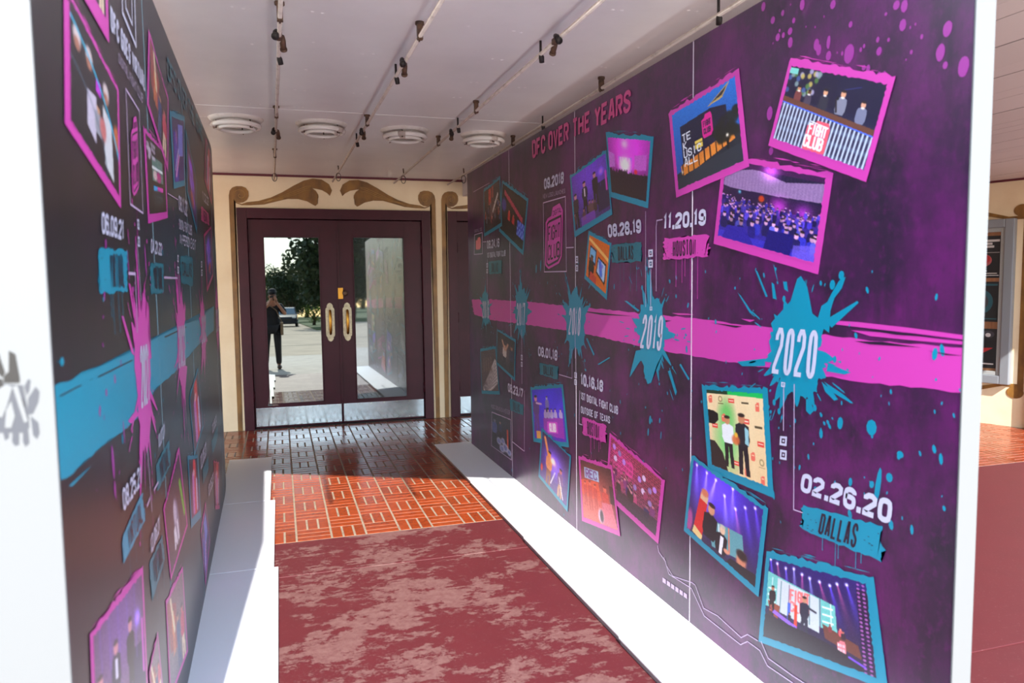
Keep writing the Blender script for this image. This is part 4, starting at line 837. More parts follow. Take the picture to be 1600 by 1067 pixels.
def pic_online(p):           # video call view with a cyan arc, pale coats
    for x, y in ((.12, .22), (.34, .20), (.7, .24)): p.E(x, y, .07, .08, (210, 190, 190)); p.E(x, y+.06, .05, .05, (170, 110, 90))
    p.P([(.3, .5), (.48, .44), (.5, .86), (.3, .8)], (196, 186, 206)); p.P([(.62, .40), (.82, .46), (.86, .95), (.66, .9)], (206, 206, 212)); p.person(.52, .48, .5, (190, 140, 110), (150, 150, 160)); p.E(.62, .62, .07, .10, (196, 110, 110)); p.E(.95, .5, .08, .12, (190, 100, 60)); p.Rc(.48, .26, .58, .38, (190, 40, 200))
    d = np.hypot((p.U+.25)/1.35, (p.V-.98)/.86); p.mix((.018-abs(d-1))/.008, (20, 180, 216)); d = np.hypot((p.U+.1)/.8, (p.V-1.0)/.55); p.mix((.016-abs(d-1))/.01, (70, 96, 116)); p.noise(6)
def pic_tall(p):             # venue screen stack seen in narrow view
    p.Rc(.25, .22, .85, .55, (90, 130, 120)); p.Rc(.25, .36, .85, .39, (230, 236, 236)); p.E(.6, .48, .14, .08, (190, 60, 130)); p.E(.4, .47, .1, .07, (220, 190, 190)); p.Rc(.3, .62, .52, .68, (40, 160, 220)); p.Rc(.5, .62, .82, .68, (226, 60, 180)); p.E(.55, .78, .3, .1, (30, 50, 60)); p.noise(9)
    for i in range(16): p.E(p.r.uniform(.02, .4), p.r.uniform(.02, .3), .06, .03, (190, 170, 190), .8)
def pic_dance(p):            # dancers in warm light
    p.P([(.0, .0), (.5, .2), (.45, .7), (.1, .6)], (150, 60, 60)); p.person(.3, .2, .5, (210, 150, 100), (206, 110, 50), (200, 110, 60)); p.person(.55, .35, .6, (190, 130, 100), (40, 60, 110), (60, 80, 120)); p.person(.82, .35, .7, (200, 90, 90), (196, 60, 90), (226, 200, 170)); p.Ln(.2, .05, .35, .45, .03, (226, 206, 170)); p.noise(8)
def pic_blue(p):             # violet stage with pale screen
    p.Rc(.45, .1, .85, .6, (120, 130, 226)); p.P([(.1, .2), (.4, .3), (.45, 1), (.1, 1)], (70, 40, 170)); p.Ln(.2, .9, .5, .6, .03, (236, 150, 220)); p.Ln(.15, .8, .45, .5, .02, (206, 200, 240)); p.E(.3, .3, .07, .12, (150, 90, 170)); p.noise(8)
def pic_lights(p):           # purple lights over a stage
    for x, y in ((.3, .3), (.5, .2), (.65, .4), (.4, .55), (.7, .7)): p.glow(x, y, .12, (110, 60, 220), .8)
    p.Ln(.2, .2, .6, .9, .02, (226, 190, 246), .7); p.E(.55, .75, .2, .1, (190, 60, 60), .8); p.noise(9)
def pic_warm(p):             # red dancers
    p.Ln(.6, .1, .5, .9, .10, (226, 40, 60)); p.Ln(.4, .3, .35, .9, .07, (210, 120, 200)); p.E(.5, .25, .12, .06, (240, 180, 190)); p.Ln(.75, .4, .7, .9, .05, (206, 190, 226)); p.noise(9)
def pic_screen(p):           # white lettered screen and green strip
    p.Ln(.85, .3, .95, .8, .03, (110, 190, 60)); p.E(.5, .6, .12, .3, (150, 140, 170), .8); letter_lines(p, 'AI', .3, .62, .6, .86, (236, 230, 240)); p.E(.45, .45, .08, .16, (206, 196, 216)); p.noise(9)

def photo(parent, S, q, frame, fn, label, base, top=(.07, .05, .09, .04), seed=0, res=None, lay=4, torn=(1, 0, 0, 0)):
    """printed snapshot: torn coloured border plus the picture"""
    rr = random.Random(seed+31); Q = quad(S, q)
    w = math.hypot(Q[1][0]-Q[0][0], Q[1][1]-Q[0][1]); h = math.hypot(Q[0][0]-Q[3][0], Q[0][1]-Q[3][1])
    mb = MB(); j = min(w, h)*.008; pts = []
    for k in range(4):
        a, b = Q[k], Q[(k+1) % 4]; jj = j*(2.6 if torn[k] else .25); pts += edge_pts(a, b, 26, jj, rr)
    flat(mb, S, pts, lay)
    for k in range(4):                     # dry slivers of paint beside the torn edges
        if not torn[k]: continue
        for i in range(9):
            s0 = rr.uniform(.0, .85); s1 = s0+rr.uniform(.06, .22); a, b = Q[k], Q[(k+1) % 4]; o_ = rr.uniform(.004, .022)*min(w, h)*2
            cx_, cy_ = sum(q[0] for q in Q)/4, sum(q[1] for q in Q)/4; mx, my = (a[0]+b[0])/2-cx_, (a[1]+b[1])/2-cy_; L = math.hypot(mx, my); mx, my = mx/L*o_, my/L*o_; th = .3*rr.uniform(.2, .6)
            P_ = [(a[0]+(b[0]-a[0])*t+mx*f_, a[1]+(b[1]-a[1])*t+my*f_) for t, f_ in ((s0, 1), ((s0+s1)/2, 1+th), (min(1.03, s1), 1), ((s0+s1)/2, 1-th))]; flat(mb, S, P_, lay)
    tp, rt, bt, lf = [k*.74 for k in top]
    def strip(s0, t0, s1, t1, ds, dt):     # ragged inner lip in frame colour over the picture edge
        n = 30; inner = []
        for i in range(n+1):
            k = rr.uniform(.1, 1.0) if i % 2 else rr.uniform(0, .35); inner.append(bil(Q, s0+(s1-s0)*i/n+ds*k, t0+(t1-t0)*i/n+dt*k))
        o = [bil(Q, s0+(s1-s0)*i/n-ds*.5, t0+(t1-t0)*i/n-dt*.5) for i in range(n+1)]
        v = [S.at(*p_, (lay+1.4)*LAY) for p_ in o+inner]; mb.add(v, [(i, i+1, n+2+i, n+1+i) for i in range(n)])
    strip(lf, tp, 1-rt, tp, 0, .020); strip(lf, 1-bt, 1-rt, 1-bt, 0, -.014); strip(lf, tp, lf, 1-bt, .008, 0); strip(1-rt, tp, 1-rt, 1-bt, -.010, 0)
    o = mb.build('photo_print', INK[frame], parent); o['label'] = label
    p = Pic(*base); nx, ny = p.w, p.h; fn(p); col = lin_np(p.a)
    V = []; 
    for iy in range(ny):
        for ix in range(nx): V.append(S.at(*bil(Q, lf+(1-lf-rt)*ix/(nx-1), tp+(1-tp-bt)*iy/(ny-1)), (lay+.85)*LAY))
    Fc = [(a*nx+b, a*nx+b+1, (a+1)*nx+b+1, (a+1)*nx+b) for a in range(ny-1) for b in range(nx-1)]
    me = bpy.data.meshes.new('picture'); me.from_pydata(V, [], Fc); me.materials.append(M_PRINT)
    at = me.attributes.new('ink', 'FLOAT_COLOR', 'POINT'); at.data.foreach_set('color', np.concatenate([col, np.ones((ny, nx, 1))], 2).astype(np.float32).ravel())
    link(bpy.data.objects.new('picture', me), o); return o

def stripe(parent, S, top, bot, m, extra=(), lay=1, seed=1):
    rr = random.Random(seed); mb = MB()
    def dense(P, jit):
        P = [S.px(*p) for p in P]; out = []
        for a, b in zip(P[:-1], P[1:]):
            L = max(1, int(math.hypot(b[0]-a[0], b[1]-a[1])/.035)); out += [(a[0]+(b[0]-a[0])*i/L, a[1]+(b[1]-a[1])*i/L+rr.uniform(-jit, jit)) for i in range(L)]
        return out+[P[-1]]
    flat(mb, S, dense(top, .0035)+dense(bot, .003)[::-1], lay)
    for e in extra: flat(mb, S, [S.px(*p) for p in e], lay)
    return mb.build('paint_stripe', INK[m], parent)

def logo_badge(parent, S, q, m='pink', ink_='dark', lay=5):
    """upright lozenge badge with two stacked words and a small word above"""
    Q = quad(S, q); mb = MB()
    o_ = [(.0, .26), (.12, .20), (.34, .17), (.42, .04), (.80, .0), (1, .12), (1, .20), (1, .82), (.84, .93), (.22, 1), (0, .93)]
    i_ = [(.10, .29), (.20, .255), (.90, .20), (.92, .30), (.92, .80), (.78, .88), (.22, .945), (.10, .90)]
    flat(mb, S, [bil(Q, *p) for p in o_], lay); o = mb.build('logo_badge', INK[m], parent)
    m2 = MB(); ribbon(m2, S, [bil(Q, *p) for p in i_], .012*math.hypot(Q[0][0]-Q[1][0], Q[0][1]-Q[1][1])/.25, lay+1, True)
    def w_(s, a, b, c, d, t): letters(m2, S, s, [bil(Q, a, b+.02), bil(Q, c, b-.02), bil(Q, c, d-.02), bil(Q, a, d+.02)], lay+1, t, .12, uv=True)
    w_('FIGHT', .16, .31, .87, .55, .13); w_('CLUB', .16, .60, .87, .85, .13); w_('DIGITAL', .42, .08, .92, .16, .14)
    m2.build('lettering', INK[ink_], o); return o
# ------------------------------------------------------------------ right display wall: purple timeline
def rebase(o, loc):
    o.location = loc
    for ch in o.children: ch.location = ch.location-Vector(loc)
RW_ = empty('display_wall'); tag(RW_, 'long purple display wall printed with a timeline from 2016 to 2020 on a pink stripe', 'display wall')
seams = [YF, 5.305, 4.027, 2.748, YN+.004]
for a, b in zip(seams[:-1], seams[1:]):
    MB().box((RX, b+.0015, ZB_), (RX+.010, a-.0015, ZB_+HP), bev=.0006).build('printed_sheet', M_SHEET_R, RW_)
for y in seams[1:-1]: MB().box((RX-.0007, y-.0028, ZB_), (RX+.006, y+.0028, ZB_+HP)).build('seam_strip', mat('seam_white', (206, 196, 210), .5), RW_)
MB().box((RX-.0008, YN-.002, 0), (RX+.062, YN+.004, ZB_+HP+.002), bev=.0015).build('end_cap', M_DIMMED_END, RW_)
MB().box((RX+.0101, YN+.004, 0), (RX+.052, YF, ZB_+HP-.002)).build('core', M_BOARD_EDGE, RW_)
MB().box((RX+.0521, YN+.004, 0), (RX+.061, YF, ZB_+HP)).build('back_sheet', M_DIMMED_END, RW_)
S, P = SR, RW_
stripe(P, S, [(737, 468), (766, 467.5), (820, 471), (877, 477), (940, 483), (997, 489), (1086, 497), (1200, 512), (1290, 523), (1360, 531), (1440, 538), (1511, 544)],
       [(741, 491), (768, 500), (820, 507), (877, 515), (940, 527), (991, 539), (1086, 557), (1194, 574), (1287, 588), (1360, 598), (1440, 607), (1511, 615)], 'pink',
       [[(1272, 499), (1340, 503), (1420, 512), (1512, 524), (1512, 531), (1430, 521), (1350, 512), (1290, 505)], [(1330, 516), (1400, 521), (1470, 530), (1512, 534), (1512, 539), (1440, 533), (1360, 525)], [(737, 471), (745, 470), (745, 474)], [(736, 479), (745, 477), (745, 482)], [(738, 486), (745, 484), (745, 489)],
        [(1050, 489), (1075, 490), (1085, 492), (1060, 492)], [(1158, 498), (1180, 500), (1172, 503)]])
mbd = MB()      # dry brush gaps in the stripe
for q in ([(1310, 508), (1400, 519), (1470, 528), (1400, 523)], [(1335, 533), (1380, 534), (1440, 543), (1360, 538)], [(1110, 504), (1160, 510), (1150, 512)], [(895, 484), (950, 490), (990, 494), (940, 492)], [(1010, 498), (1050, 501), (1040, 503)], [(1450, 548), (1505, 556), (1480, 555)]): flat(mbd, S, [S.px(*p) for p in q], 2)
mbd.build('bare_fleck', INK['dark'], P)
splat(P, S, (759, 481), .125, 'teal', 3, spikes=22, reach=1.7, drops=12, elong=1.15)
splat(P, S, (815, 487), .14, 'teal', 8, spikes=24, reach=1.7, drops=18, elong=1.25)
splat(P, S, (899, 503), .15, 'teal', 12, spikes=26, reach=1.7, drops=26, elong=1.2, extra=[[(916, 529), (918, 528), (929, 553), (928, 556)], [(934, 569), (952, 558), (954, 559), (936, 570)]])
splat(P, S, (1019, 520), .135, 'teal', 21, spikes=28, reach=1.9, drops=34, elong=1.25, extra=[[(994, 548), (1010, 545), (1008, 575), (1002, 562), (984, 590), (986, 580)], [(1008, 556), (1036, 552), (1026, 572), (1018, 598), (1012, 600), (1006, 580)], [(1044, 580), (1048, 578), (1058, 612), (1056, 618)], [(1062, 570), (1064, 568), (1078, 592), (1076, 594)], [(976, 470), (980, 470), (1000, 485), (997, 487)]])
splat(P, S, (1243, 551), .128, 'teal', 33, spikes=30, reach=1.55, drops=44, elong=1.2, extra=[
    [(1205, 505), (1236, 470), (1246, 436), (1252, 431), (1262, 448), (1270, 490), (1290, 505), (1280, 540), (1215, 540)], [(1276, 505), (1284, 478), (1293, 472), (1300, 458), (1312, 438), (1322, 432), (1316, 450), (1304, 466), (1298, 486), (1296, 520)],
    [(1180, 421), (1184, 424), (1200, 463), (1197, 464)], [(1153, 457), (1158, 462), (1177, 490), (1172, 489)], [(1206, 441), (1210, 444), (1214, 468), (1208, 466)], [(1224, 440), (1230, 440), (1232, 456), (1226, 452)],
    [(1260, 624), (1266, 622), (1272, 642), (1266, 648), (1260, 642)], [(1284, 596), (1300, 610), (1310, 624), (1304, 626), (1290, 612)], [(1288, 596), (1318, 616), (1334, 630), (1330, 630), (1300, 612)], [(1152, 565), (1196, 560), (1196, 572), (1160, 572)], [(1290, 500), (1340, 470), (1342, 473), (1300, 512)], [(1294, 568), (1330, 582), (1320, 585), (1292, 580)]])
# loose flicks of paint over the purple
rq = random.Random(5); mt = MB(); mp_ = MB()
for i in range(150):
    x, y = rq.uniform(745, 1505), rq.uniform(415, 830); c = S.px(x, y); e = rq.choice([.003, .004, .006, .009])
    ellipse(mt, S, c, e*rq.uniform(.6, 1), e*rq.uniform(1, 2), 2, 7, rq.uniform(-.4, .4))
for q in ((1016, 656, .010, .022), (1031, 657, .006, .014), (1013, 675, .006, .02), (1033, 680, .004, .02), (1313, 661, .012, .02), (1362, 668, .02, .024), (1405, 712, .007, .012), (1407, 710, .012, .01), (1329, 753, .008, .014), (1390, 746, .012, .014), (1372, 760, .01, .06), (838, 420, .012, .03), (845, 415, .01, .04), (1296, 607, .01, .01), (1301, 445, .012, .016), (1315, 430, .012, .014)):
    ellipse(mt, S, S.px(q[0], q[1]), q[2], q[3], 2, 9, .15)
mt.build('paint_fleck', INK['teal'], P)
for i in range(40):
    x, y = rq.uniform(1190, 1515), rq.uniform(5, 130); e = rq.choice([.003, .005, .008, .012])
    ellipse(mp_, S, S.px(x, y), e, e*rq.uniform(1, 1.5), 2, 8)
for q in ((1481, 45, .014, .020), (1470, 82, .014, .022), (1506, 104, .016, .026), (1327, 84, .02, .028), (1374, 80, .010, .012), (1276, 70, .012, .018), (1203, 177, .016, .024), (1350, 106, .008, .008), (1205, 236, .012, .014), (1295, 66, .008, .02), (1372, 62, .006, .008)): ellipse(mp_, S, S.px(q[0], q[1]), q[2], q[3], 2, 12, .1, .05)
mp_.build('paint_fleck', INK['dimpink'], P)

# snapshots
photo(P, S, [(756, 296), (782, 275), (785, 353), (757, 370)], 'teal', pic_ring, 'printed snapshot of a lit ring with a crowd, teal border, upper far end', (40, 34, ((60, 40, 50)), (30, 24, 30)), seed=1, lay=6)
photo(P, S, [(785, 281), (826, 310), (818, 399), (780, 361)], 'teal', pic_neon, 'printed snapshot of a dark hall with blue neon, teal border', (44, 44, (30, 22, 34), (24, 18, 26)), seed=2, lay=4)
photo(P, S, [(891, 275), (948, 234), (957.5, 335), (898.5, 371)], 'teal', pic_panel, 'printed snapshot of three speakers on a violet stage, teal border', (72, 76, (90, 50, 160), (60, 36, 110)), seed=3, lay=6, top=(.05, .03, .12, .05))
photo(P, S, [(947, 207.5), (1022, 213), (1013, 325.5), (955, 308)], 'teal', pic_magenta, 'printed snapshot of a magenta lit ballroom, teal border', (80, 80, (140, 30, 140), (60, 20, 60)), seed=4, lay=4, top=(.08, .07, .11, .04))
photo(P, S, [(920, 361), (956, 379), (948.5, 469), (913.5, 435)], 'teal', pic_orange, 'printed snapshot of an orange room with screens, teal border', (52, 70, (226, 110, 30), (206, 90, 30)), seed=5, lay=4, top=(.08, .07, .11, .08))
photo(P, S, [(1045.6, 176), (1155.4, 106.5), (1171.4, 260), (1057.4, 309)], 'pink', pic_hall, 'printed snapshot of a music hall at dusk, pink border', (170, 150, (30, 120, 220), (30, 70, 150)), seed=6, lay=6, top=(.06, .07, .10, .06))
photo(P, S, [(1131, 240), (1303, 270), (1279, 428.7), (1115.5, 380.6)], 'pink', pic_audience, 'printed snapshot of a seated audience in violet light, pink border', (190, 150, (60, 30, 80), (50, 40, 160)), seed=7, lay=4, top=(.07, .06, .13, .05))
photo(P, S, [(1236.2, 90.3), (1401, 119), (1354.8, 284.4), (1201.7, 227.4)], 'pink', pic_judges, 'printed snapshot of a panel laughing behind a corrugated desk, pink border', (220, 165, (26, 26, 56), (40, 40, 70)), seed=8, lay=8, top=(.10, .055, .13, .045))
photo(P, S, [(1097, 601.6), (1200, 607), (1209.5, 778), (1107, 735)], 'teal', pic_handshake, 'printed snapshot of two men meeting before a press backdrop, teal border', (140, 190, (244, 216, 170), (236, 200, 150)), seed=9, lay=4, top=(.06, .09, .11, .10))
photo(P, S, [(1081.5, 710.5), (1201.5, 794.5), (1186.3, 933), (1069.5, 829)], 'teal', pic_tux, 'printed snapshot of a man in a dinner jacket with a giant red pencil, teal border', (170, 155, (52, 30, 130), (40, 30, 60)), seed=10, lay=8, top=(.05, .06, .09, .05))
photo(P, S, [(1199, 858), (1366, 901), (1389, 1079), (1186, 1002)], 'teal', pic_show, 'printed snapshot of a host on a big stage with coloured beams, teal border', (200, 160, (40, 26, 110), (34, 28, 50)), seed=11, lay=6, top=(.10, .085, .10, .05))
photo(P, S, [(750.5, 545), (775, 540.5), (781.5, 616.5), (753, 615)], 'teal', pic_sign, 'printed snapshot of a slanted white sign, teal border', (34, 44, (100, 74, 66), (70, 54, 56)), seed=12, lay=4)
photo(P, S, [(777, 513), (806.5, 531), (805, 595.5), (776, 568.5)], 'teal', pic_raise, 'printed snapshot of a woman with raised arms, teal border', (38, 44, (44, 34, 40), (40, 30, 40)), seed=13, lay=6)
photo(P, S, [(829, 604), (880, 600), (889.6, 699), (834, 690)], 'teal', pic_violet, 'printed snapshot of a violet stage with a seated panel, teal border', (70, 80, (60, 30, 190), (90, 40, 180)), seed=14, lay=4, top=(.07, .06, .09, .06))
photo(P, S, [(847, 668.5), (893, 712), (887.5, 800), (842, 744.5)], 'teal', pic_arm, 'printed snapshot of a man with one arm raised, teal border', (62, 76, (60, 40, 90), (90, 50, 140)), seed=15, lay=7, top=(.04, .05, .09, .05))
photo(P, S, [(953, 675.5), (1039.5, 750), (1029, 850), (947, 774)], 'pink', pic_brick, 'printed snapshot of a crowd before a brick wall, pink border', (100, 90, (170, 60, 90), (120, 50, 90)), seed=16, lay=4, top=(.06, .06, .11, .05))
photo(P, S, [(904.6, 711), (957, 728), (970, 838), (910, 813.5)], 'pink', pic_red, 'printed snapshot of a red lit room with a banner, pink border', (70, 84, (50, 30, 40), (120, 50, 50)), seed=17, lay=7, top=(.07, .05, .09, .07))
photo(P, S, [(768.5, 643), (798.5, 655), (800, 719.5), (768, 696.5)], 'line', pic_drums, 'printed snapshot of a band on a dark stage, thin white outline', (44, 54, (30, 26, 44), (40, 36, 60)), seed=18, lay=4, top=(.02, .02, .02, .02), torn=(0, 0, 0, 0))
photo(P, S, [(741.5, 366.5), (754, 362.5), (754.6, 397), (741, 398)], 'line', lambda p: badge(p, .5, .5, .6, .6, (226, 100, 110), (40, 30, 40), False), 'small outlined picture of the old badge', (20, 26, (40, 40, 56), (40, 40, 56)), seed=19, lay=4, top=(.04, .06, .04, .06), torn=(0, 0, 0, 0))

# lettering
text(P, S, 'DFC OVER THE YEARS', [(832, 220), (987, 138), (986, 174), (832.5, 248)], 'rose', t=.19)
text(P, S, 'ORIGINAL LOGO', [(742, 359), (753.5, 355), (753.5, 360.5), (742, 364)], 'grey', t=.16)
text(P, S, '08.24.16', [(761.3, 376), (781, 371.5), (781, 386), (761.8, 389)], t=.2)
text(P, S, '1ST DIGITAL FIGHT CLUB', [(761.3, 395), (790.5, 390.5), (790.5, 400), (762, 403)], t=.17)
text(P, S, '09.2018', [(850.5, 279.5), (882, 267.5), (881.5, 286.5), (851, 296.5)], t=.235)
text(P, S, 'NEW LOGO LAUNCHES', [(849, 303.5), (884, 294.5), (884, 301.5), (849.3, 310.5)], 'grey', t=.15)
stroke_line(P, S, [(849.4, 317), (884, 307), (885.7, 424), (851, 424.7)], .007, closed=True, name='outline_box')
logo_badge(P, S, [(853.5, 322), (880.5, 316), (878, 418), (852, 421)])
text(P, S, '08.28.19', [(950, 351), (1002.5, 342), (1003, 364), (951, 371.5)], t=.235)
text(P, S, '11.20.19', [(1038, 335), (1104.5, 326), (1104, 352), (1037, 360)], t=.235)
text(P, S, '08.01.18', [(841.5, 540.5), (872, 547), (871.5, 564), (841.5, 556)], t=.235)
text(P, S, '08.23.17', [(794, 598), (818, 607.5), (817.5, 622.5), (794.5, 612)], t=.235)
text(P, S, '10.16.18', [(908, 583), (943.5, 594.5), (943, 613), (908.5, 602)], t=.235)
text(P, S, '1ST DIGITAL FIGHT CLUB', [(908.2, 612), (966.5, 634.5), (966.5, 648), (908.5, 624)], t=.16)
text(P, S, 'OUTSIDE OF TEXAS', [(908.4, 634), (954, 650.5), (954, 662), (908.4, 645)], t=.16)
text(P, S, '02.26.20', [(1255, 738), (1397, 781), (1393, 820), (1251, 767)], t=.235)
text(P, S, 'MUSIC CROWD IS A METEOR', [(768, 631), (797.5, 641), (797.5, 648.5), (768, 637.5)], 'grey', t=.15)
for s_, q in (('2016', [(754.3, 470.5), (764.5, 469), (764.5, 498), (754.3, 497)]), ('2017', [(808, 473.5), (821, 473), (820.5, 510), (808.5, 508)]), ('2018', [(890.4, 481.5), (908.7, 480), (906.5, 525), (888.8, 522.5)]), ('2019', [(1006, 491.5), (1038, 493), (1033.6, 548.5), (1000.6, 543.5)]), ('2020', [(1215, 511.5), (1280.5, 516.5), (1273.5, 592.5), (1206.5, 583)])):
    text(P, S, s_, q, t=.135 if s_ != '2020' else .15, name='year_number', lay=6)
brush(P, S, [(764, 409), (784, 406), (784, 427), (764, 428)], 'dimteal', 'DALLAS', 1, 3, .05)
brush(P, S, [(956, 382), (1003, 378), (1003, 408), (957, 411)], 'dimteal', 'DALLAS', 2, 4, .16)
brush(P, S, [(1038, 373), (1107, 366), (1107, 400), (1038, 406)], 'pink', 'HOUSTON', 3, 5, .20)
brush(P, S, [(843, 567), (872, 572), (872, 593), (844, 585)], 'dimteal', 'DALLAS', 4, 3, .05)
brush(P, S, [(797, 622), (818, 632), (818, 649), (798, 641)], 'dimteal', 'DALLAS', 5, 3, .06)
brush(P, S, [(910, 651), (947, 664), (947, 693), (911, 678)], 'pink', 'BOSTON', 6, 5, .12)
brush(P, S, [(1256, 789), (1379, 822), (1378, 878), (1254, 826)], 'teal', 'DALLAS', 7, 5, .10, tq=(.24, .12, .72, .92), slant=.02)
# thin guide lines, icons and circuit lines
for pts, w in (([(1225.5, 601), (1225, 673)], .004), ([(1242, 600), (1241, 796), (1255, 801)], .004), ([(1026, 352), (1026, 455)], .005), ([(1017.8, 420), (1017.3, 478)], .005), ([(1036, 343), (1027, 344.5), (1026.5, 352)], .005), ([(1009.5, 330), (1009.5, 480)], .004),
               ([(874, 585), (894.5, 591), (894.5, 545)], .005), ([(885.5, 387), (897, 386.5)], .006), ([(899, 480), (899.5, 560)], .006), ([(906.5, 610), (905.5, 662), (911, 664)], .006), ([(820, 610), (819.8, 705)], .006), ([(819.8, 705), (801, 690)], .006), ([(815.5, 515), (816, 600)], .006), ([(755, 378), (760.5, 377.5)], .006), ([(762, 405), (762, 470)], .006),
               ([(1043, 885), (1052, 900), (1082, 910), (1087, 914), (1100, 950), (1122, 962), (1159, 996), (1169, 991), (1185, 1001)], .0035), ([(1038, 870), (1046, 897), (1081, 919), (1101, 962), (1158, 1007), (1169, 1002), (1188, 1016), (1200, 1040), (1240, 1067)], .0035), ([(1028, 852), (1030, 862), (1041, 878)], .004), ([(1190, 1002), (1201, 1028), (1240, 1056), (1262, 1070)], .0035), ([(740, 300), (765, 286)], .004)):
    stroke_line(P, S, pts, w)
for q in ([(1220, 681), (1231, 682), (1230, 697), (1219, 695)], [(1220, 702), (1230.5, 704), (1230, 719), (1219.5, 717)], [(1221.8, 596.5), (1228, 597.5), (1227.6, 605), (1221.5, 604)],
          [(1014, 390), (1021, 389.5), (1021, 401), (1014, 401.5)], [(1014, 406), (1021, 405.5), (1021, 418), (1014, 418)], [(1016, 479), (1020, 479), (1020, 485), (1016, 485)],
          [(900, 400), (904, 400), (904, 411), (900, 411)], [(900, 414), (904, 414), (904, 424), (900, 424)], [(898, 581), (902, 582), (902, 591), (898, 590)], [(898, 592), (902, 593), (902, 602), (898, 601)], [(814.5, 554), (817, 554.5), (817, 563), (814.5, 562.5)], [(814.5, 565), (817, 565.5), (817, 573), (814.5, 572.5)], [(760.6, 411), (763, 411), (763, 418), (760.6, 418)], [(760.6, 420), (763, 420), (763, 427), (760.6, 427)]): square_icon(P, S, q)
mb = MB()
for i in range(6): x, y = 1036+6.6*i, 902+4.6*i; flat(mb, S, [S.px(*p) for p in ((x, y), (x+5, y+3.4), (x+5, y+10.5), (x, y+7))], 5)
mb.build('square_row', INK['line'], P)
rebase(RW_, (RX+.03, (YN+YF)/2, 0))

# ------------------------------------------------------------------ left display wall: charcoal timeline
LW_ = empty('display_wall'); tag(LW_, 'charcoal display wall on the left with a teal stripe and pink paint splatters', 'display wall')
curl = lambda y: pl(y)-(.06*(y-5.45)**2 if y > 5.45 else 0)
ls = [1.366]+[SL.px(*q)[0] for q in ((226, 100), (288, 250), (329, 300))]+[5.75, 6.62]
for a, b in zip(ls[:-1], ls[1:]):
    n = 10 if b > 5.7 else 1; mb = MB(); ys = [a+.0015+(b-a-.003)*i/n for i in range(n+1)]
    for off in (0,):
        v = []
        for y in ys: x = curl(y); v += [(x, y, ZB_), (x, y, ZB_+HP), (x-.01, y, ZB_+HP), (x-.01, y, ZB_)]
        f = []
        for i in range(n):
            for k in range(4): f.append((4*i+k, 4*(i+1)+k, 4*(i+1)+(k+1) % 4, 4*i+(k+1) % 4))
        f += [(0, 1, 2, 3), (4*n+3, 4*n+2, 4*n+1, 4*n)]; mb.add(v, f)
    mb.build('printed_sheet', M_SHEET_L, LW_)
for y in ls[1:-1]: MB().add([(curl(y)+dx, y+dy, z) for z in (ZB_, ZB_+HP) for dx, dy in ((.0007, -.0022), (.0007, .0022), (-.006, .0022), (-.006, -.0022))], [(0, 1, 5, 4), (1, 2, 6, 5), (2, 3, 7, 6), (3, 0, 4, 7), (0, 3, 2, 1), (4, 5, 6, 7)]).build('seam_strip', mat('seam_teal_white', (120, 150, 160), .5), LW_)
xe = pl(1.35); TH = .135
MB().box((xe-TH, 1.358, 0), (xe+.0006, 1.3655, ZB_+HP+.002), bev=.0015).build('end_cap', M_DIMMED_END, LW_)
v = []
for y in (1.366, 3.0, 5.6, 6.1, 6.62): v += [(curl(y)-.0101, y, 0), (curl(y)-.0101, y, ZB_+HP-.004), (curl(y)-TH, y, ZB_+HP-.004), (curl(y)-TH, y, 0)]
MB().add(v, [(4*i+k, 4*(i+1)+k, 4*(i+1)+(k+1) % 4, 4*i+(k+1) % 4) for i in range(4) for k in range(4)]+[(0, 1, 2, 3), (19, 18, 17, 16)]).build('core', M_DIMMED_END, LW_)
# blurred mark on the white end: black block letters over grey drips
mk = MB(); SE = Surf((0, 1.358, 0), (1, 1.358, 0), 'L'); SE.n = Vector((0, -1, 0)); SE.dir = Vector((1, 0, 0)); SE.p0 = Vector((0, 1.358, 0))
def epx(x, y): X_, Z_ = on_y(x, y, 1.358); return (X_, Z_)
for q in ([(-10, 545), (-2, 552), (8, 582), (4, 590), (-10, 575)], [(14, 548), (24, 553), (31, 590), (31, 598), (6, 598), (6, 588), (14, 580)], [(-10, 592), (4, 592), (9, 628), (6, 640), (-10, 640)], [(24, 606), (36, 624), (40, 636), (33, 632)]): flat(mk, SE, [epx(*p) for p in q], 2)
o = mk.build('printed_mark', INK['logodark'], LW_)
mk = MB()
for q in ([(-8, 598), (36, 602), (44, 640), (46, 668), (36, 676), (-8, 676)], [(38, 604), (44, 592), (48, 594), (46, 610), (42, 618)], [(44, 622), (56, 604), (62, 612), (60, 628), (52, 646), (44, 648)], [(48, 650), (60, 660), (62, 676), (58, 686), (52, 680)], [(20, 670), (30, 670), (30, 694), (24, 697), (19, 690)], [(36, 670), (44, 670), (46, 692), (40, 698), (36, 690)], [(4, 672), (14, 674), (14, 684), (8, 688)]): flat(mk, SE, [epx(*p) for p in q], 1)
mk.build('printed_mark', INK['logogrey'], LW_)
mk = MB()
for q in ([(-6, 610), (10, 600), (20, 604), (12, 632), (4, 652), (-6, 650)], [(10, 640), (18, 626), (24, 650), (18, 668), (8, 668)], [(20, 604), (28, 602), (44, 658), (38, 660)]): flat(mk, SE, [epx(*p) for p in q], 3)
mk.build('printed_mark', M_DIMMED_END, LW_)

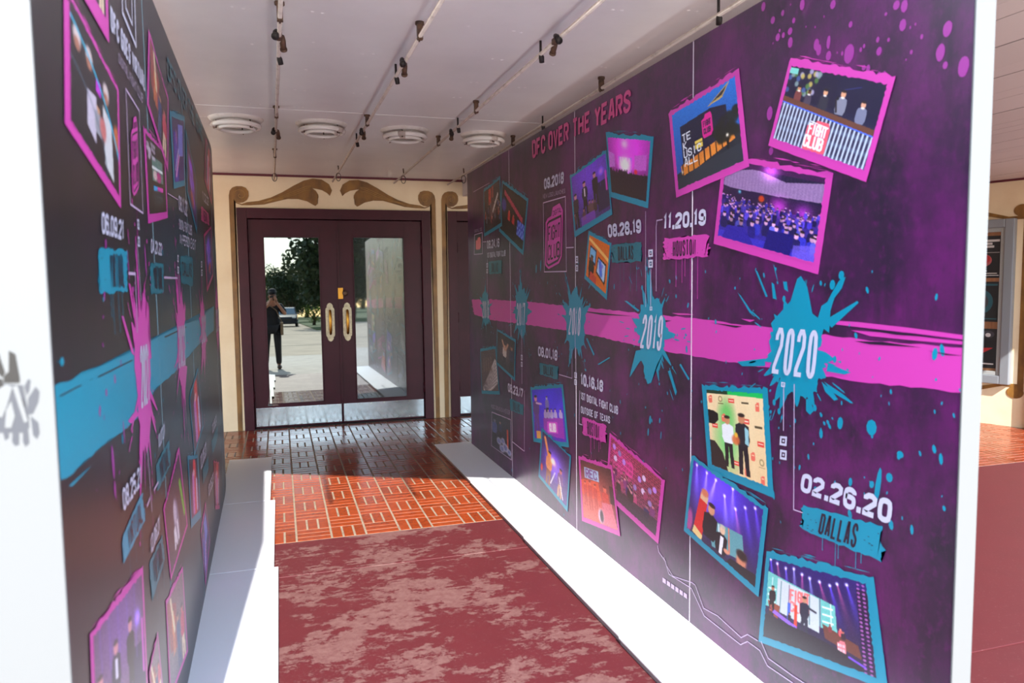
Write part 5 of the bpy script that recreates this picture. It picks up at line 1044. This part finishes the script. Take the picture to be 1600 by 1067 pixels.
S, P = SL, LW_
stripe(P, S, [(80, 604), (84, 600), (110, 592), (140, 578), (175, 562), (211, 546), (240, 529), (270, 513), (300, 502), (312, 497), (334, 478)],
       [(93, 752), (112, 739), (135, 718), (164, 692), (190, 674), (213, 655), (244, 606), (272, 583), (300, 550), (312, 536), (334, 516)], 'teal',
       [[(78.5, 612), (104, 599), (128, 584), (122, 592), (98, 606)], [(107, 759), (138, 731), (141, 729), (112, 760)], [(87, 560+5), (101, 564), (96, 567)]], seed=4)
mbd = MB()
for q in ([(92, 618), (125, 601), (128, 602), (94, 620)], [(152, 588), (205, 562), (208, 563), (154, 590)], [(139, 594), (146, 591), (142, 594)], [(256, 526), (290, 510), (292, 511), (258, 528)]): flat(mbd, S, [S.px(*p) for p in q], 2)
mbd.build('bare_fleck', INK['charcoal'], P)
def lsplat(px_, y, r, seed, el, extra=()): splat(P, S, (px_, y), r, 'pink', seed, spikes=26, reach=2.2, drops=40, elong=el, extra=extra)
lsplat(223, 588, .13, 14, 1.45, [[(215, 560), (220, 500), (222, 455), (226, 500), (232, 480), (230, 520), (236, 560)], [(216, 640), (236, 640), (233, 680), (229, 707), (224, 690), (219, 668)], [(189, 494), (192, 494), (210, 556), (205, 552)], [(200, 441), (203, 445), (211, 500), (208, 496)], [(199, 658), (212, 640), (216, 648), (204, 662)]])
lsplat(283, 545, .13, 19, 1.5, [[(277, 520), (281, 470), (283, 455), (287, 490), (289, 520)], [(279, 570), (292, 572), (289, 610), (286, 590)], [(288, 470), (284, 505), (289, 500)]])
lsplat(317, 518, .13, 23, 1.4, [[(313, 500), (316, 465), (320, 500)], [(314, 540), (321, 540), (318, 562)]])
lsplat(339, 503, .12, 27, 1.4, [[(336, 480), (338, 445), (341, 480)]])
rq = random.Random(9); mt = MB(); mp_ = MB()
for i in range(70):
    c = S.px(rq.uniform(150, 330), rq.uniform(380, 800)); e = rq.choice([.003, .005, .008]); ellipse(mp_ if i % 3 else mt, S, c, e, e*rq.uniform(1, 2.2), 2, 7, rq.uniform(-.3, .3))
for q in ((96, 565, .012, .008), (176, 722, .012, .04), (179, 764, .010, .02), (193, 675, .006, .03), (227, 407, .012, .05), (200, 414, .006, .04), (184, 424, .01, .03)): ellipse(mt if q[0] == 96 else mp_, S, S.px(q[0], q[1]), q[2], q[3], 2, 9, .1)
mt.build('paint_fleck', INK['teal'], P); mp_.build('paint_fleck', INK['dimpink'], P)
for s_, q in (('2021', [(217, 541), (231, 536), (232, 628), (219.5, 639)]), ('2022', [(277.5, 510), (288, 507), (289, 570), (278.5, 576)]), ('2023', [(314, 494), (321, 491), (321.5, 533), (314.5, 538)]), ('2024', [(336.5, 484), (341.5, 482), (342, 516), (337, 520)])): text(P, S, s_, q, t=.14, name='year_number', lay=6)
photo(P, S, [(88, -130), (107, -80), (108.5, 12), (82, -20)], 'pink', pic_lights, 'printed snapshot at the top near end, cut by the picture edge, pink border', (24, 24, (50, 24, 60), (40, 20, 50)), seed=41, lay=4)
photo(P, S, [(112, -190), (164, -90), (168.7, 67.5), (117, -24)], 'pink', pic_dance, 'printed snapshot high on the left wall, only its pink lower border in view', (40, 60, (60, 40, 60), (50, 30, 50)), seed=42, lay=6, top=(.06, .12, .26, .10))
photo(P, S, [(98, -31), (184.2, 140.6), (188, 326), (99.8, 193)], 'pink', pic_online, 'large printed snapshot of a video call with a cyan arc, pink border', (90, 110, (36, 32, 40), (24, 26, 34)), seed=43, lay=4, top=(.04, .05, .11, .10))
photo(P, S, [(230.6, 45), (262, 154.7), (261.5, 268.6), (228.4, 163)], 'pink', pic_dance, 'printed snapshot of dancers in warm light, pink border', (56, 80, (70, 40, 50), (44, 30, 40)), seed=44, lay=6, top=(.05, .06, .10, .08))
photo(P, S, [(223, 197), (257, 236), (261.5, 340.5), (230.6, 349)], 'pink', pic_tall, 'printed snapshot of a stack of venue screens, pink border', (50, 76, (36, 34, 40), (22, 24, 30)), seed=45, lay=4, top=(.06, .08, .12, .09))
photo(P, S, [(264.3, 173), (288, 183), (288, 290), (271, 295)], 'teal', pic_blue, 'printed snapshot of a violet stage with a pale screen, teal border', (40, 60, (50, 30, 90), (60, 34, 120)), seed=46, lay=4, top=(.08, .08, .10, .12))
photo(P, S, [(289, 200), (306, 280), (307, 366), (291, 300)], 'teal', pic_lights, 'printed snapshot of purple lights over a stage, teal border', (36, 50, (80, 30, 50), (50, 24, 90)), seed=47, lay=6, top=(.05, .06, .10, .10))
photo(P, S, [(320.6, 214), (328.8, 242), (330.6, 321), (319, 281)], 'rose', pic_warm, 'printed snapshot high at the far end of the left wall, rose border', (24, 40, (60, 30, 60), (40, 20, 50)), seed=48, lay=4, top=(.05, .1, .1, .1))
photo(P, S, [(318, 367), (329.6, 353), (332.5, 432), (323, 457)], 'rose', pic_lights, 'printed snapshot of purple lights at the far end of the left wall, rose border', (24, 40, (40, 24, 70), (50, 24, 90)), seed=49, lay=4, top=(.05, .1, .1, .1))
photo(P, S, [(139, 990.6), (222, 882), (233, 1140), (147, 1215)], 'pink', pic_panel, 'printed snapshot low at the near end of the left wall, pink border', (70, 80, (70, 56, 60), (110, 80, 90)), seed=50, lay=4, top=(.05, .05, .06, .05))
photo(P, S, [(254.5, 796), (279, 698), (292.5, 821), (266, 908)], 'pink', pic_screen, 'printed snapshot of a lettered screen with a green strip, pink border', (50, 80, (60, 40, 60), (90, 70, 80)), seed=51, lay=4, top=(.04, .06, .06, .05))
photo(P, S, [(258, 940), (284.6, 884), (293, 1018), (265, 1095)], 'pink', pic_dance, 'printed snapshot with pale figures, pink border, low beside the white board', (44, 60, (120, 80, 90), (120, 110, 120)), seed=52, lay=4, top=(.05, .07, .06, .05))
photo(P, S, [(231, 1050), (245, 987), (254, 1080), (240, 1150)], 'pink', pic_dance, 'printed snapshot cut by the lower picture edge, pink border', (30, 50, (120, 90, 100), (120, 110, 120)), seed=53, lay=6, top=(.05, .08, .06, .06))
photo(P, S, [(292.5, 713), (308, 710.5), (313.6, 807.5), (298, 826)], 'teal', pic_warm, 'printed snapshot of red dancers with pale lettering, teal border', (34, 56, (40, 24, 50), (110, 60, 110)), seed=54, lay=4, top=(.06, .1, .16, .1))
photo(P, S, [(295, 620.5), (309, 573), (317, 667), (303, 713)], 'teal', pic_warm, 'printed snapshot of dancers in red light, thin teal border', (34, 56, (60, 30, 60), (90, 30, 60)), seed=55, lay=4, top=(.04, .06, .05, .05))
photo(P, S, [(312.7, 830), (320.6, 784), (327.7, 843), (320.6, 916)], 'pink', pic_blue, 'printed snapshot of a violet stage close to the floor board, pink border', (24, 40, (60, 30, 70), (70, 40, 110)), seed=56, lay=4)
photo(P, S, [(333, 720), (342, 722), (343, 795), (336, 796)], 'rose', pic_warm, 'small reddish printed snapshot at the far low end of the left wall', (16, 30, (150, 40, 50), (110, 40, 80)), seed=57, lay=4, top=(.03, .05, .1, .05))
text(P, S, 'DFC GOES VIRTUAL', [(170, 8), (225, 118), (225, 144), (171, 47)], t=.2)
text(P, S, 'DIGITAL FIGHT CLUB', [(183, 82), (221, 147), (221, 162), (183, 97)], 'grey', t=.15)
text(P, S, 'DFC OVER THE YEARS', [(260, 88), (315, 194), (316, 222), (261, 124)], 'dimteal', t=.18)
stroke_line(P, S, [(195, 139), (216, 173), (222, 333), (202, 319)], .006, closed=True, name='outline_box')
logo_badge(P, S, [(202.5, 177), (213, 182), (217, 303), (205.5, 308)])
stroke_line(P, S, [(188, -40), (190, 20), (211, 72), (208, -30)], .012, 'white', closed=True, name='outline_box'); stroke_line(P, S, [(193, -30), (195, 12), (205, 38), (204, -30)], .009, 'white', closed=True, name='outline_box')
text(P, S, '06.09.21', [(156, 330), (191, 344.5), (191, 376), (156.6, 365)], t=.19)
text(P, S, '04.21.22', [(234, 372.5), (251.2, 380), (251.2, 399.5), (234.3, 395.5)], t=.19)
text(P, S, '08.11.22', [(277.7, 304.5), (291.6, 314.5), (291.6, 339), (278, 328)], t=.19)
text(P, S, "DIGITAL FIGHT CLUB'S", [(278.5, 342), (299, 352), (299, 368.5), (278.7, 358)], t=.16)
text(P, S, 'IN-PERSON EVENT', [(279.5, 364.5), (305, 375), (305, 391.5), (279.8, 381)], t=.16)
text(P, S, '11.02.22', [(315, 297), (325, 309), (325, 322), (315.3, 313)], t=.18)
text(P, S, '08.25.21', [(188.4, 765), (218, 725), (218.8, 757), (191, 800)], t=.19)
text(P, S, '10.07.21', [(245.2, 681), (255.7, 659), (255.7, 682), (246, 702)], t=.18)
text(P, S, '12.06.21', [(233, 840), (248, 803), (248, 829), (234, 868)], t=.18)
text(P, S, '02.06.23', [(311.8, 713), (321, 689), (321, 711), (313, 735)], t=.18)
text(P, S, '10.05.23', [(324.3, 759), (332.7, 736), (332.7, 755), (324.6, 779)], t=.18)
text(P, S, '02.08.24', [(330.4, 664), (337.5, 646), (337.5, 662), (331, 678)], t=.18)
brush(P, S, [(153, 388), (197, 391), (199, 454), (155, 459)], 'teal', 'VIRTUAL', 21, 4, .16, tq=(.34, .10, .86, .92))
brush(P, S, [(234, 411), (254.5, 412), (255.5, 457), (235.5, 459)], 'dimteal', 'VIRTUAL', 22, 4, .16, tq=(.2, .10, .9, .9))
brush(P, S, [(281, 399), (300.5, 402), (301, 447), (283, 442)], 'dimteal', 'DALLAS', 23, 4, .16, tq=(.1, .22, .9, .72))
brush(P, S, [(313.8, 321), (325.5, 334), (326.5, 352), (314.3, 345)], 'rose', 'VEGAS', 24, 2, .04)
brush(P, S, [(191, 838), (221, 770), (226, 812), (192, 882)], 'teal', 'VIRTUAL', 25, 3, .10, tq=(.2, .10, .9, .9))
brush(P, S, [(243, 727), (263, 688), (266, 726), (246, 768)], 'dimteal', 'VIRTUAL', 26, 2, .06, tq=(.2, .10, .9, .9))
brush(P, S, [(233, 880), (252, 836), (257, 872), (237, 940)], 'dimteal', 'VIRTUAL', 27, 2, .08, tq=(.2, .10, .9, .9))
brush(P, S, [(316, 735), (325, 712), (325.5, 733), (317, 757)], 'dimteal', None, 28, 2, .04)
brush(P, S, [(330, 690), (340, 665), (340, 683), (332, 710)], 'dimteal', None, 29, 2, .04)
for pts, w in (([(199, 427), (210, 428), (213, 520)], .008), ([(255, 433.5), (276, 434.5)], .008), ([(213, 380), (219, 470)], .006), ([(277, 420), (280, 470)], .006), ([(229, 700), (236, 800)], .006), ([(228, 792), (233, 778)], .008), ([(239, 766), (246, 753)], .008), ([(315, 425), (318, 470)], .006), ([(261, 302), (277, 312)], .004)): stroke_line(P, S, pts, w)
for q in ([(212.5, 342), (215.5, 343), (216, 359), (213, 358)], [(213.5, 369), (216.5, 370), (217, 386), (214, 385)], [(276, 398), (278, 399), (278, 410), (276, 409)], [(276, 416), (278.4, 417), (278.4, 428), (276, 427)], [(313, 408), (315, 408), (315, 418), (313, 418)], [(313.5, 421), (315.5, 421), (315.5, 431), (313.5, 431)]): square_icon(P, S, q)
rebase(LW_, (-.42, 4.0, 0))

# ------------------------------------------------------------------ posters inside the case on the right
PM = dict(dark=mat('poster_black', (26, 24, 28), .5), white=mat('poster_white', (232, 228, 228), .5), red=mat('poster_red', (200, 40, 44), .5), teal=mat('poster_teal', (40, 96, 110), .5), face=mat('poster_face', (196, 90, 96), .5), grey=mat('poster_grey', (70, 66, 74), .5))
def poster(s0, z0, w, h, label, fn):
    o = empty('poster', WA+WD*(s0+w)+WNV*.019+Vector((0, 0, z0)), ang+math.pi); tag(o, label, 'poster')      # local x runs left to right as read, -y faces the viewer
    MB().box((0, -.002, 0), (w, 0, h)).build('paper', PM['dark'], o); fn(o, w, h); return o
def pshape(o, name, m, polys, d=.0026):
    for q in polys:
        bm = bmesh.new(); bm.faces.new([bm.verts.new((p[0], -d, p[1])) for p in q]); bmesh.ops.triangulate(bm, faces=bm.faces[:]); bm.verts.index_update()
        mb = MB().add([tuple(v.co) for v in bm.verts], [tuple(v.index for v in g.verts) for g in bm.faces]); bm.free(); mb.build(name, PM[m], o)
def el(cx, cy, rx, ry, n=18): return [(cx+rx*math.cos(2*math.pi*i/n), cy+ry*math.sin(2*math.pi*i/n)) for i in range(n)]
def bars(w, rows): return [[(a*w, z), (b*w, z), (b*w, z+t), (a*w, z+t)] for a, b, z, t in rows]
def p_a(o, w, h): pshape(o, 'print', 'white', bars(w, [(.50, .96, h*.86, .022), (.5, .80, h*.79, .022), (.55, .84, h*.72, .022), (.08, .96, h*.60, .004), (.4, .7, h*.16, .008), (.4, .92, h*.10, .008), (.4, .96, h*.05, .008)])); pshape(o, 'picture', 'face', [el(w*.62, h*.42, w*.18, h*.15)]); pshape(o, 'picture', 'red', [el(w*.66, h*.45, w*.11, h*.09)], .003)
def p_b(o, w, h): pshape(o, 'picture', 'teal', [el(w*.6, h*.5, w*.26, h*.3), el(w*.3, h*.8, w*.14, h*.08)]); pshape(o, 'picture', 'grey', [el(w*.62, h*.5, w*.14, h*.18)], .003); pshape(o, 'print', 'teal', bars(w, [(.4, .95, h*.9, .02), (.2, .95, h*.06, .012)]), .003)
def p_c(o, w, h): pshape(o, 'picture', 'grey', [el(w*.78, h*.86, w*.14, h*.09), el(w*.42, h*.84, w*.13, h*.09)]); pshape(o, 'picture', 'white', [el(w*.78, h*.84, w*.06, h*.05), el(w*.42, h*.82, w*.06, h*.05)], .003); pshape(o, 'picture', 'red', [[(w*.2, h*.48), (w*.9, h*.52), (w*.62, h*.34), (w*.5, h*.30)]]); pshape(o, 'print', 'white', bars(w, [(.45, .65, h*.17, .012), (.3, .92, h*.09, .014)]), .003)
for (y0, y1, lab, fn) in ((368, 434, 'black poster with white text and a red face, topmost in the poster case', p_a), (440, 503, 'dark poster with dim teal figures, middle one in the poster case', p_b), (514, 576, 'black poster with two grey faces and a red shape, lowest in the poster case', p_c)):
    za, zb = wl_(1563, y0)[1], wl_(1562, y1)[1]; s0 = wl_(1566, 400)[0]
    poster(s0, zb, .42, za-zb, lab, fn)
# ------------------------------------------------------------------ the street the door panes reflect
M_CONC = mat('sidewalk_concrete', (196, 186, 174), .8, noise=((172, 160, 150), 3, .35, .7), bump=(50, .2))
M_ROAD = mat('road_concrete', (186, 168, 146), .85, noise=((158, 142, 124), .8, .35, .7))
M_GRASS = mat('grass', (74, 92, 40), .9, noise=((52, 72, 28), 3, .4, .7))
sw = empty('sidewalk', (0, 0, 0)); tag(sw, 'pale concrete sidewalk in front of the canopy', kind='structure')
for k in range(7):
    for j in range(3): MB().box((-12+k*3.6, 1.296-(j+1)*2.0, -.14), (-12+(k+1)*3.6-.012, 1.296-j*2.0-.012, -.004), bev=.004).build('paving_slab', M_CONC, sw)
MB().box((-12, -4.95, -.16), (13.2, 1.29, -.02)).build('joint_bed', M_GROUT, sw)
MB().box((-12, -4.98, -.2), (13.2, -4.72, -.001), bev=.02).build('kerb', M_CONC, sw)
rd = MB().box((-60, -150, -.3), (60, -4.98, -.13)).build('road', M_ROAD); tag(rd, 'broad sunlit concrete street beyond the sidewalk', kind='structure')
for k in range(4): MB().box((-60, -14-k*14, -.131), (60, -13.9-k*14, -.126)).build('road_joint', M_RUBBER, rd)
for (x0, x1, y0, y1, lab) in ((3.0, 40, -140, -36, 'green verge right of the street, under the trees'), (-40, -3.6, -140, -40, 'green verge left of the street, under the trees')):
    tag(MB().box((x0, y0, -.14), (x1, y1, -.06)).build('lawn', M_GRASS), lab, kind='structure')
def leaf_mat(n, a, b): m = mat(n, a, .7, noise=(b, 1.3, .35, .7)); return m
ML = [leaf_mat('dark_leaf', (44, 62, 30), (24, 40, 18)), leaf_mat('mid_leaf', (72, 92, 40), (44, 66, 28)), leaf_mat('bright_leaf', (130, 150, 44), (96, 124, 34))]
M_BARK = mat('bark', (84, 66, 50), .9, noise=((56, 44, 34), 6, .4, .7))
def tree(x, y, r, h, kind, label, seed, n=2600, cat='tree', tight=1.0):
    rr = random.Random(seed); o = empty('broadleaf_tree' if cat == 'tree' else 'shrub', (x, y, -.1)); tag(o, label, cat, 'trees along the street')
    hubs = [(rr.uniform(-.62, .62)*r, rr.uniform(-.5, .5)*r, h+rr.uniform(-.6, .55)*r*tight) for _ in range(13)]+[(0, 0, h)]
    mb = MB(); tr = r*.055+.05
    mb.tube([(0, 0, 0), (.05*r, 0, h*.4), (0, .03*r, h)], [tr*1.3, tr, tr*.5], 10)
    for q in hubs[:7]: mb.tube([(.04*r, 0, h*.35), (q[0]*.5, q[1]*.5, (h*.45+q[2])/2), q], [tr*.6, tr*.4, tr*.15], 6)
    mb.build('trunk', M_BARK, o)
    v = []; f = []; s = r*.050
    for i in range(n):
        c = hubs[rr.randrange(len(hubs))]; a, b = rr.uniform(0, 6.283), math.acos(rr.uniform(-1, 1)); R_ = r*.44*(rr.random()**.4)
        p = Vector((c[0]+R_*math.sin(b)*math.cos(a), c[1]+R_*math.sin(b)*math.sin(a), c[2]+R_*.85*math.cos(b)))
        u = Vector((rr.gauss(0, 1), rr.gauss(0, 1), rr.gauss(0, 1))).normalized(); w = u.orthogonal().normalized(); k = s*rr.uniform(.6, 1.5); i0 = len(v)
        v += [p-u*k, p+w*k*.55, p+u*k, p-w*k*.55]; f.append((i0, i0+1, i0+2, i0+3))
    m = MB().add(v, f).build('foliage', ML[kind], o); m['kind'] = 'stuff'; return o
tree(5.4, -44, 4.4, 5.4, 0, 'big dark tree reflected at the right of the left door pane', 1, 5200)
tree(3.7, -51, 1.15, 1.2, 2, 'bright yellow green sapling reflected beside the parked dark car', 2, 900)
tree(2.5, -72, 3.2, 3.6, 0, 'tree reflected just behind the parked dark car', 3)
tree(-1.2, -120, 4.6, 4.4, 1, 'distant pale green tree at the end of the street', 4)
tree(2.6, -104, 4.2, 5.0, 1, 'distant bushy tree behind the white car', 5)
tree(-7, -100, 5, 5.4, 1, 'distant tree left of the end of the street', 6)
tree(8.5, -80, 4.6, 5.2, 0, 'tall tree right of the street behind the big dark tree', 7)
tree(12, -56, 4.8, 5.2, 1, 'mid green tree farther right of the big dark tree', 8)
tree(-9, -62, 4.4, 5.0, 0, 'dark tree on the left verge nearest the building', 9)
tree(-12, -84, 4.8, 5.2, 1, 'mid green tree on the left verge farther off', 10)

tree(6.5, -122, 4.6, 4.6, 0, 'far dark tree right of the end of the street', 11)
tree(13.5, -112, 5, 4.8, 1, 'far tree at the right edge of the street view', 12)
tree(20, -96, 5, 5.0, 0, 'far dark tree beyond the right verge', 13)
tree(3.6, -143, 4.4, 4.0, 0, 'farthest dark tree closing off the street', 14)

def car(x, y, rz, body, label):
    o = empty('parked_car', (x, y, -.13), rz); tag(o, label, 'car')           # faces +y locally
    L, Wd = 2.3, .90
    prof = [(-L, .55), (-L, .95), (-L+.15, 1.05), (-1.25, 1.10), (1.0, 1.08), (1.9, .98), (2.2, .85), (L, .60), (L-.05, .30), (1.9, .24), (-1.9, .24), (-L+.05, .3)]
    cab = [(-1.95, 1.06), (-1.6, 1.58), (-1.3, 1.66), (.0, 1.66), (.25, 1.60), (1.05, 1.06)]
    def loft(P, w0, w1, z0, z1):
        n = len(P); v = []; f = []
        for sx in (-1, -.86, .86, 1):
            for (yy, zz) in P: t = (zz-z0)/(z1-z0); w = (w0+(w1-w0)*max(0, min(1, t))); inset = 1 if abs(sx) < 1 else .965; v.append((sx*w, yy*inset, z0+(zz-z0)*(inset if abs(sx) == 1 else 1)))
        for k in range(3):
            for i in range(n): f.append((k*n+i, k*n+(i+1) % n, (k+1)*n+(i+1) % n, (k+1)*n+i))
        return v, f+[tuple(range(n))[::-1], tuple(range(3*n, 4*n))]
    v, f = loft(prof, Wd, Wd*.97, .24, 1.1); MB().add(v, f).build('body', body, o)
    v, f = loft(cab, Wd*.94, Wd*.74, 1.06, 1.66); MB().add(v, f).build('cabin', body, o)
    gl = mat('car_glass', (120, 136, 146), .08, .6)
    MB().add([(-.72, 1.04, 1.09), (.72, 1.04, 1.09), (.60, .28, 1.60), (-.60, .28, 1.60)], [(0, 1, 2, 3)]).build('windshield', gl, o)
    MB().add([(-.70, -1.93, 1.12), (.70, -1.93, 1.12), (.60, -1.62, 1.56), (-.60, -1.62, 1.56)], [(0, 3, 2, 1)]).build('rear_window', gl, o)
    for s in (-1, 1):
        MB().add([(s*.845, -1.6, 1.12), (s*.845, .80, 1.12), (s*.70, .2, 1.57), (s*.70, -1.35, 1.57)], [(0, 1, 2, 3) if s > 0 else (3, 2, 1, 0)]).build('side_window', gl, o)
        MB().box((s*.48, L-.12, .74), (s*.80, L-.02, .88), bev=.03).build('headlight', mat('headlight', (214, 220, 226), .15, .2), o)
        MB().box((s*.90, .80, 1.06), (s*1.06, .93, 1.2), bev=.03).build('side_mirror', body, o)
        for yy in (-1.42, 1.42):
            w = MB().lathe([(0, -.1), (.28, -.11), (.34, -.08), (.345, .08), (.28, .11), (0, .1)], 24, (s*.80, yy, .345), 'x').build('wheel', M_RUBBER, o)
            MB().lathe([(0, s*.03), (.2, s*.02), (.22, 0)], 16, (s*.91, yy, .345), 'x').build('hub_cap', M_KICK, w)
    MB().box((-.42, L-.06, .52), (.42, L+.005, .72), bev=.02).build('grille', M_BLACK, o)
    MB().box((-.84, L-.10, .30), (.84, L+.03, .48), bev=.04).build('bumper', body, o)
    return o
car(1.45, -51, R(3), mat('dark_blue_car_paint', (28, 32, 44), .2, .3), 'dark car parked facing the building, reflected in the left door pane')
car(.42, -78, R(0), mat('white_car_paint', (214, 216, 218), .3), 'white car farther down the street behind the dark one')

# ------------------------------------------------------------------ the photographer seen in the pane
def skin(name, verts, edges, radii, m, parent, sub=2, root=0):
    me = bpy.data.meshes.new(name); me.from_pydata(verts, edges, []); me.materials.append(m)
    o = link(bpy.data.objects.new(name, me), parent)
    sk_ = o.modifiers.new('skin', 'SKIN'); sk_.use_smooth_shade = True
    for i, r_ in enumerate(radii):
        d = me.skin_vertices[0].data[i]; d.radius = (r_, r_) if not isinstance(r_, tuple) else r_; d.use_root = (i == root)
    sb = o.modifiers.new('sub', 'SUBSURF'); sb.levels = sub; sb.render_levels = sub
    return o
M_SKIN = mat('skin', (176, 122, 96), .5); M_SHIRT = mat('black_shirt', (24, 24, 28), .8); M_TROUS = mat('black_trousers', (30, 28, 32), .8); M_CAP = mat('dark_cap', (30, 28, 32), .8); M_SHOE = mat('brown_shoe', (74, 52, 42), .6); M_BAG = mat('tan_bag', (140, 118, 92), .7)
def make_person():
    px, py = -.045, -.30
    o = empty('person', (px, py, 0)); tag(o, 'person in a dark cap and black clothes holding a camera up, reflected in the door', 'person')
    # joints, facing +y; one continuous body
    V = [(0, -.04, .90), (0, -.04, 1.08), (0, -.05, 1.26), (0, -.04, 1.37), (.02, .0, 1.45), (.03, .03, 1.535), (.03, .035, 1.60),
         (.10, -.03, .86), (.11, .01, .47), (.12, -.04, .08), (.125, .10, .035), (-.10, -.03, .86), (-.13, .04, .47), (-.15, .01, .08), (-.16, .14, .035),
         (.17, -.05, 1.33), (.285, .05, 1.16), (.120, .185, 1.40), (.095, .215, 1.455), (-.16, -.05, 1.33), (-.27, .05, 1.16), (-.055, .20, 1.37), (-.015, .225, 1.425)]
    E = [(0, 1), (1, 2), (2, 3), (3, 4), (4, 5), (5, 6), (0, 7), (7, 8), (8, 9), (9, 10), (0, 11), (11, 12), (12, 13), (13, 14), (3, 15), (15, 16), (16, 17), (17, 18), (3, 19), (19, 20), (20, 21), (21, 22)]
    rd_ = [(.145, .10), (.13, .095), (.155, .11), (.10, .08), .052, (.072, .088), (.066, .082), .085, .058, .042, .036, .085, .058, .042, .036, .056, .040, .029, .027, .056, .040, .029, .027]
    skin('body', V, E, rd_, M_SKIN, o)
    V.append((0, -.04, .84)); E.append((0, len(V)-1)); sh = [0, 1, 2, 3, 15, 16, 19, 20, len(V)-1]
    m_ = {a: i for i, a in enumerate(sh)}
    skin('shirt', [V[i] if i not in (16, 20) else tuple(V[i][k]*.9+V[i-1][k]*.1 for k in range(3)) for i in sh], [(m_[a], m_[b]) for a, b in E if a in m_ and b in m_], [(.172, .128), (.155, .116), (.182, .135), (.135, .115), .088, .070, .088, .070, (.178, .132)], M_SHIRT, o)
    tr_ = [0, 7, 8, 9, 11, 12, 13]; m_ = {a: i for i, a in enumerate(tr_)}
    skin('trousers', [V[i] for i in tr_], [(m_[a], m_[b]) for a, b in E if a in m_ and b in m_], [(.158, .115), .100, .076, .060, .100, .076, .060], M_TROUS, o)
    for i in (9, 13):
        a, b = V[i], V[i+1]
        MB().sphere((b[0], b[1]-.02, .045), 1, 14, sc=(.050, .145, .048)).build('shoe', M_SHOE, o)
    hx, hy, hz = .03, .035, 1.60
    mb = MB(); mb.sphere((hx, hy-.01, hz+.045), 1, 18, sc=(.086, .105, .075)); mb.lathe([(.0, .028), (.082, .024), (.10, .012), (.10, .006), (0, .006)], 20, (hx, hy+.035, hz+.022)); mb.build('cap', M_CAP, o)
    mb = MB(); mb.sphere((hx, hy+.085, hz-.075), 1, 10, sc=(.013, .020, .022)); mb.build('nose', M_SKIN, o)
    mb = MB(); mb.sphere((hx, hy+.072, hz-.115), 1, 10, sc=(.024, .012, .007)); mb.build('mouth', mat('lip', (140, 76, 70), .5), o)
    for s in (-1, 1):
        MB().sphere((hx+s*.030, hy+.078, hz-.045), 1, 10, sc=(.012, .008, .008)).build('eye', M_BLACK, o)
        MB().sphere((hx+s*.074, hy-.005, hz-.06), 1, 10, sc=(.011, .022, .032)).build('ear', M_SKIN, o)
    MB().sphere((hx, hy-.055, hz-.03), 1, 14, sc=(.076, .06, .085)).build('hair', M_BLACK, o)
    for (wx, wy, wz, s) in ((.095, .215, 1.455, 1), (-.015, .225, 1.425, -1)):
        vs_, es_, rs_ = [(wx, wy, wz), (wx-s*.004, wy+.035, wz+.035)], [(0, 1)], [.027, .032]
        for k in range(4):
            b = len(vs_); L = (.9, 1.05, 1.0, .8)[k]; bx, by, bz = wx-s*.004, wy+.045-.0*k, wz+.022+.017*k
            vs_ += [(bx, by, bz), (bx-s*.012, by+.030*L, bz+.008), (bx-s*.034, by+.034*L, bz+.012), (bx-s*.044, by+.014*L, bz+.012)]; es_ += [(1, b), (b, b+1), (b+1, b+2), (b+2, b+3)]; rs_ += [.0105, .0095, .009, .0075]
        b = len(vs_); vs_ += [(wx-s*.020, wy+.012, wz+.022), (wx-s*.040, wy+.012, wz+.036)]; es_ += [(0, b), (b, b+1)]; rs_ += [.012, .009]
        skin('hand', vs_, es_, rs_, M_SKIN, o)
    mb = MB(); mb.box((.17, -.10, .72), (.23, .10, 1.0), bev=.02); mb.tube([(.20, 0, 1.0), (.10, .10, 1.25), (-.08, .05, 1.40), (-.05, -.10, 1.38), (.12, -.13, 1.2), (.20, -.02, 1.0)], .010, 6); mb.build('shoulder_bag', M_BAG, o)
    return o
make_person()
hc = empty('camera', (0, -.035, 1.5065)); tag(hc, 'black camera with a round lens held at the eye of the person in the cap', 'camera')
MB().box((-.068, -.085, -.050), (.068, -.045, .040), bev=.008).build('camera_body', M_BLACK, hc)
MB().box((-.026, -.080, .038), (.026, -.045, .062), bev=.008).build('viewfinder', M_BLACK, hc)
MB().lathe([(0, -.046), (.034, -.046), (.035, -.03), (.038, -.02), (.038, 0), (.033, .001), (.032, -.006), (0, -.008)], 28, (0, 0, 0), 'y').build('lens', mat('lens_black', (20, 20, 24), .2), hc)
MB().box((.045, -.048, -.045), (.070, -.030, .030), bev=.008).build('grip', M_RUBBER, hc)
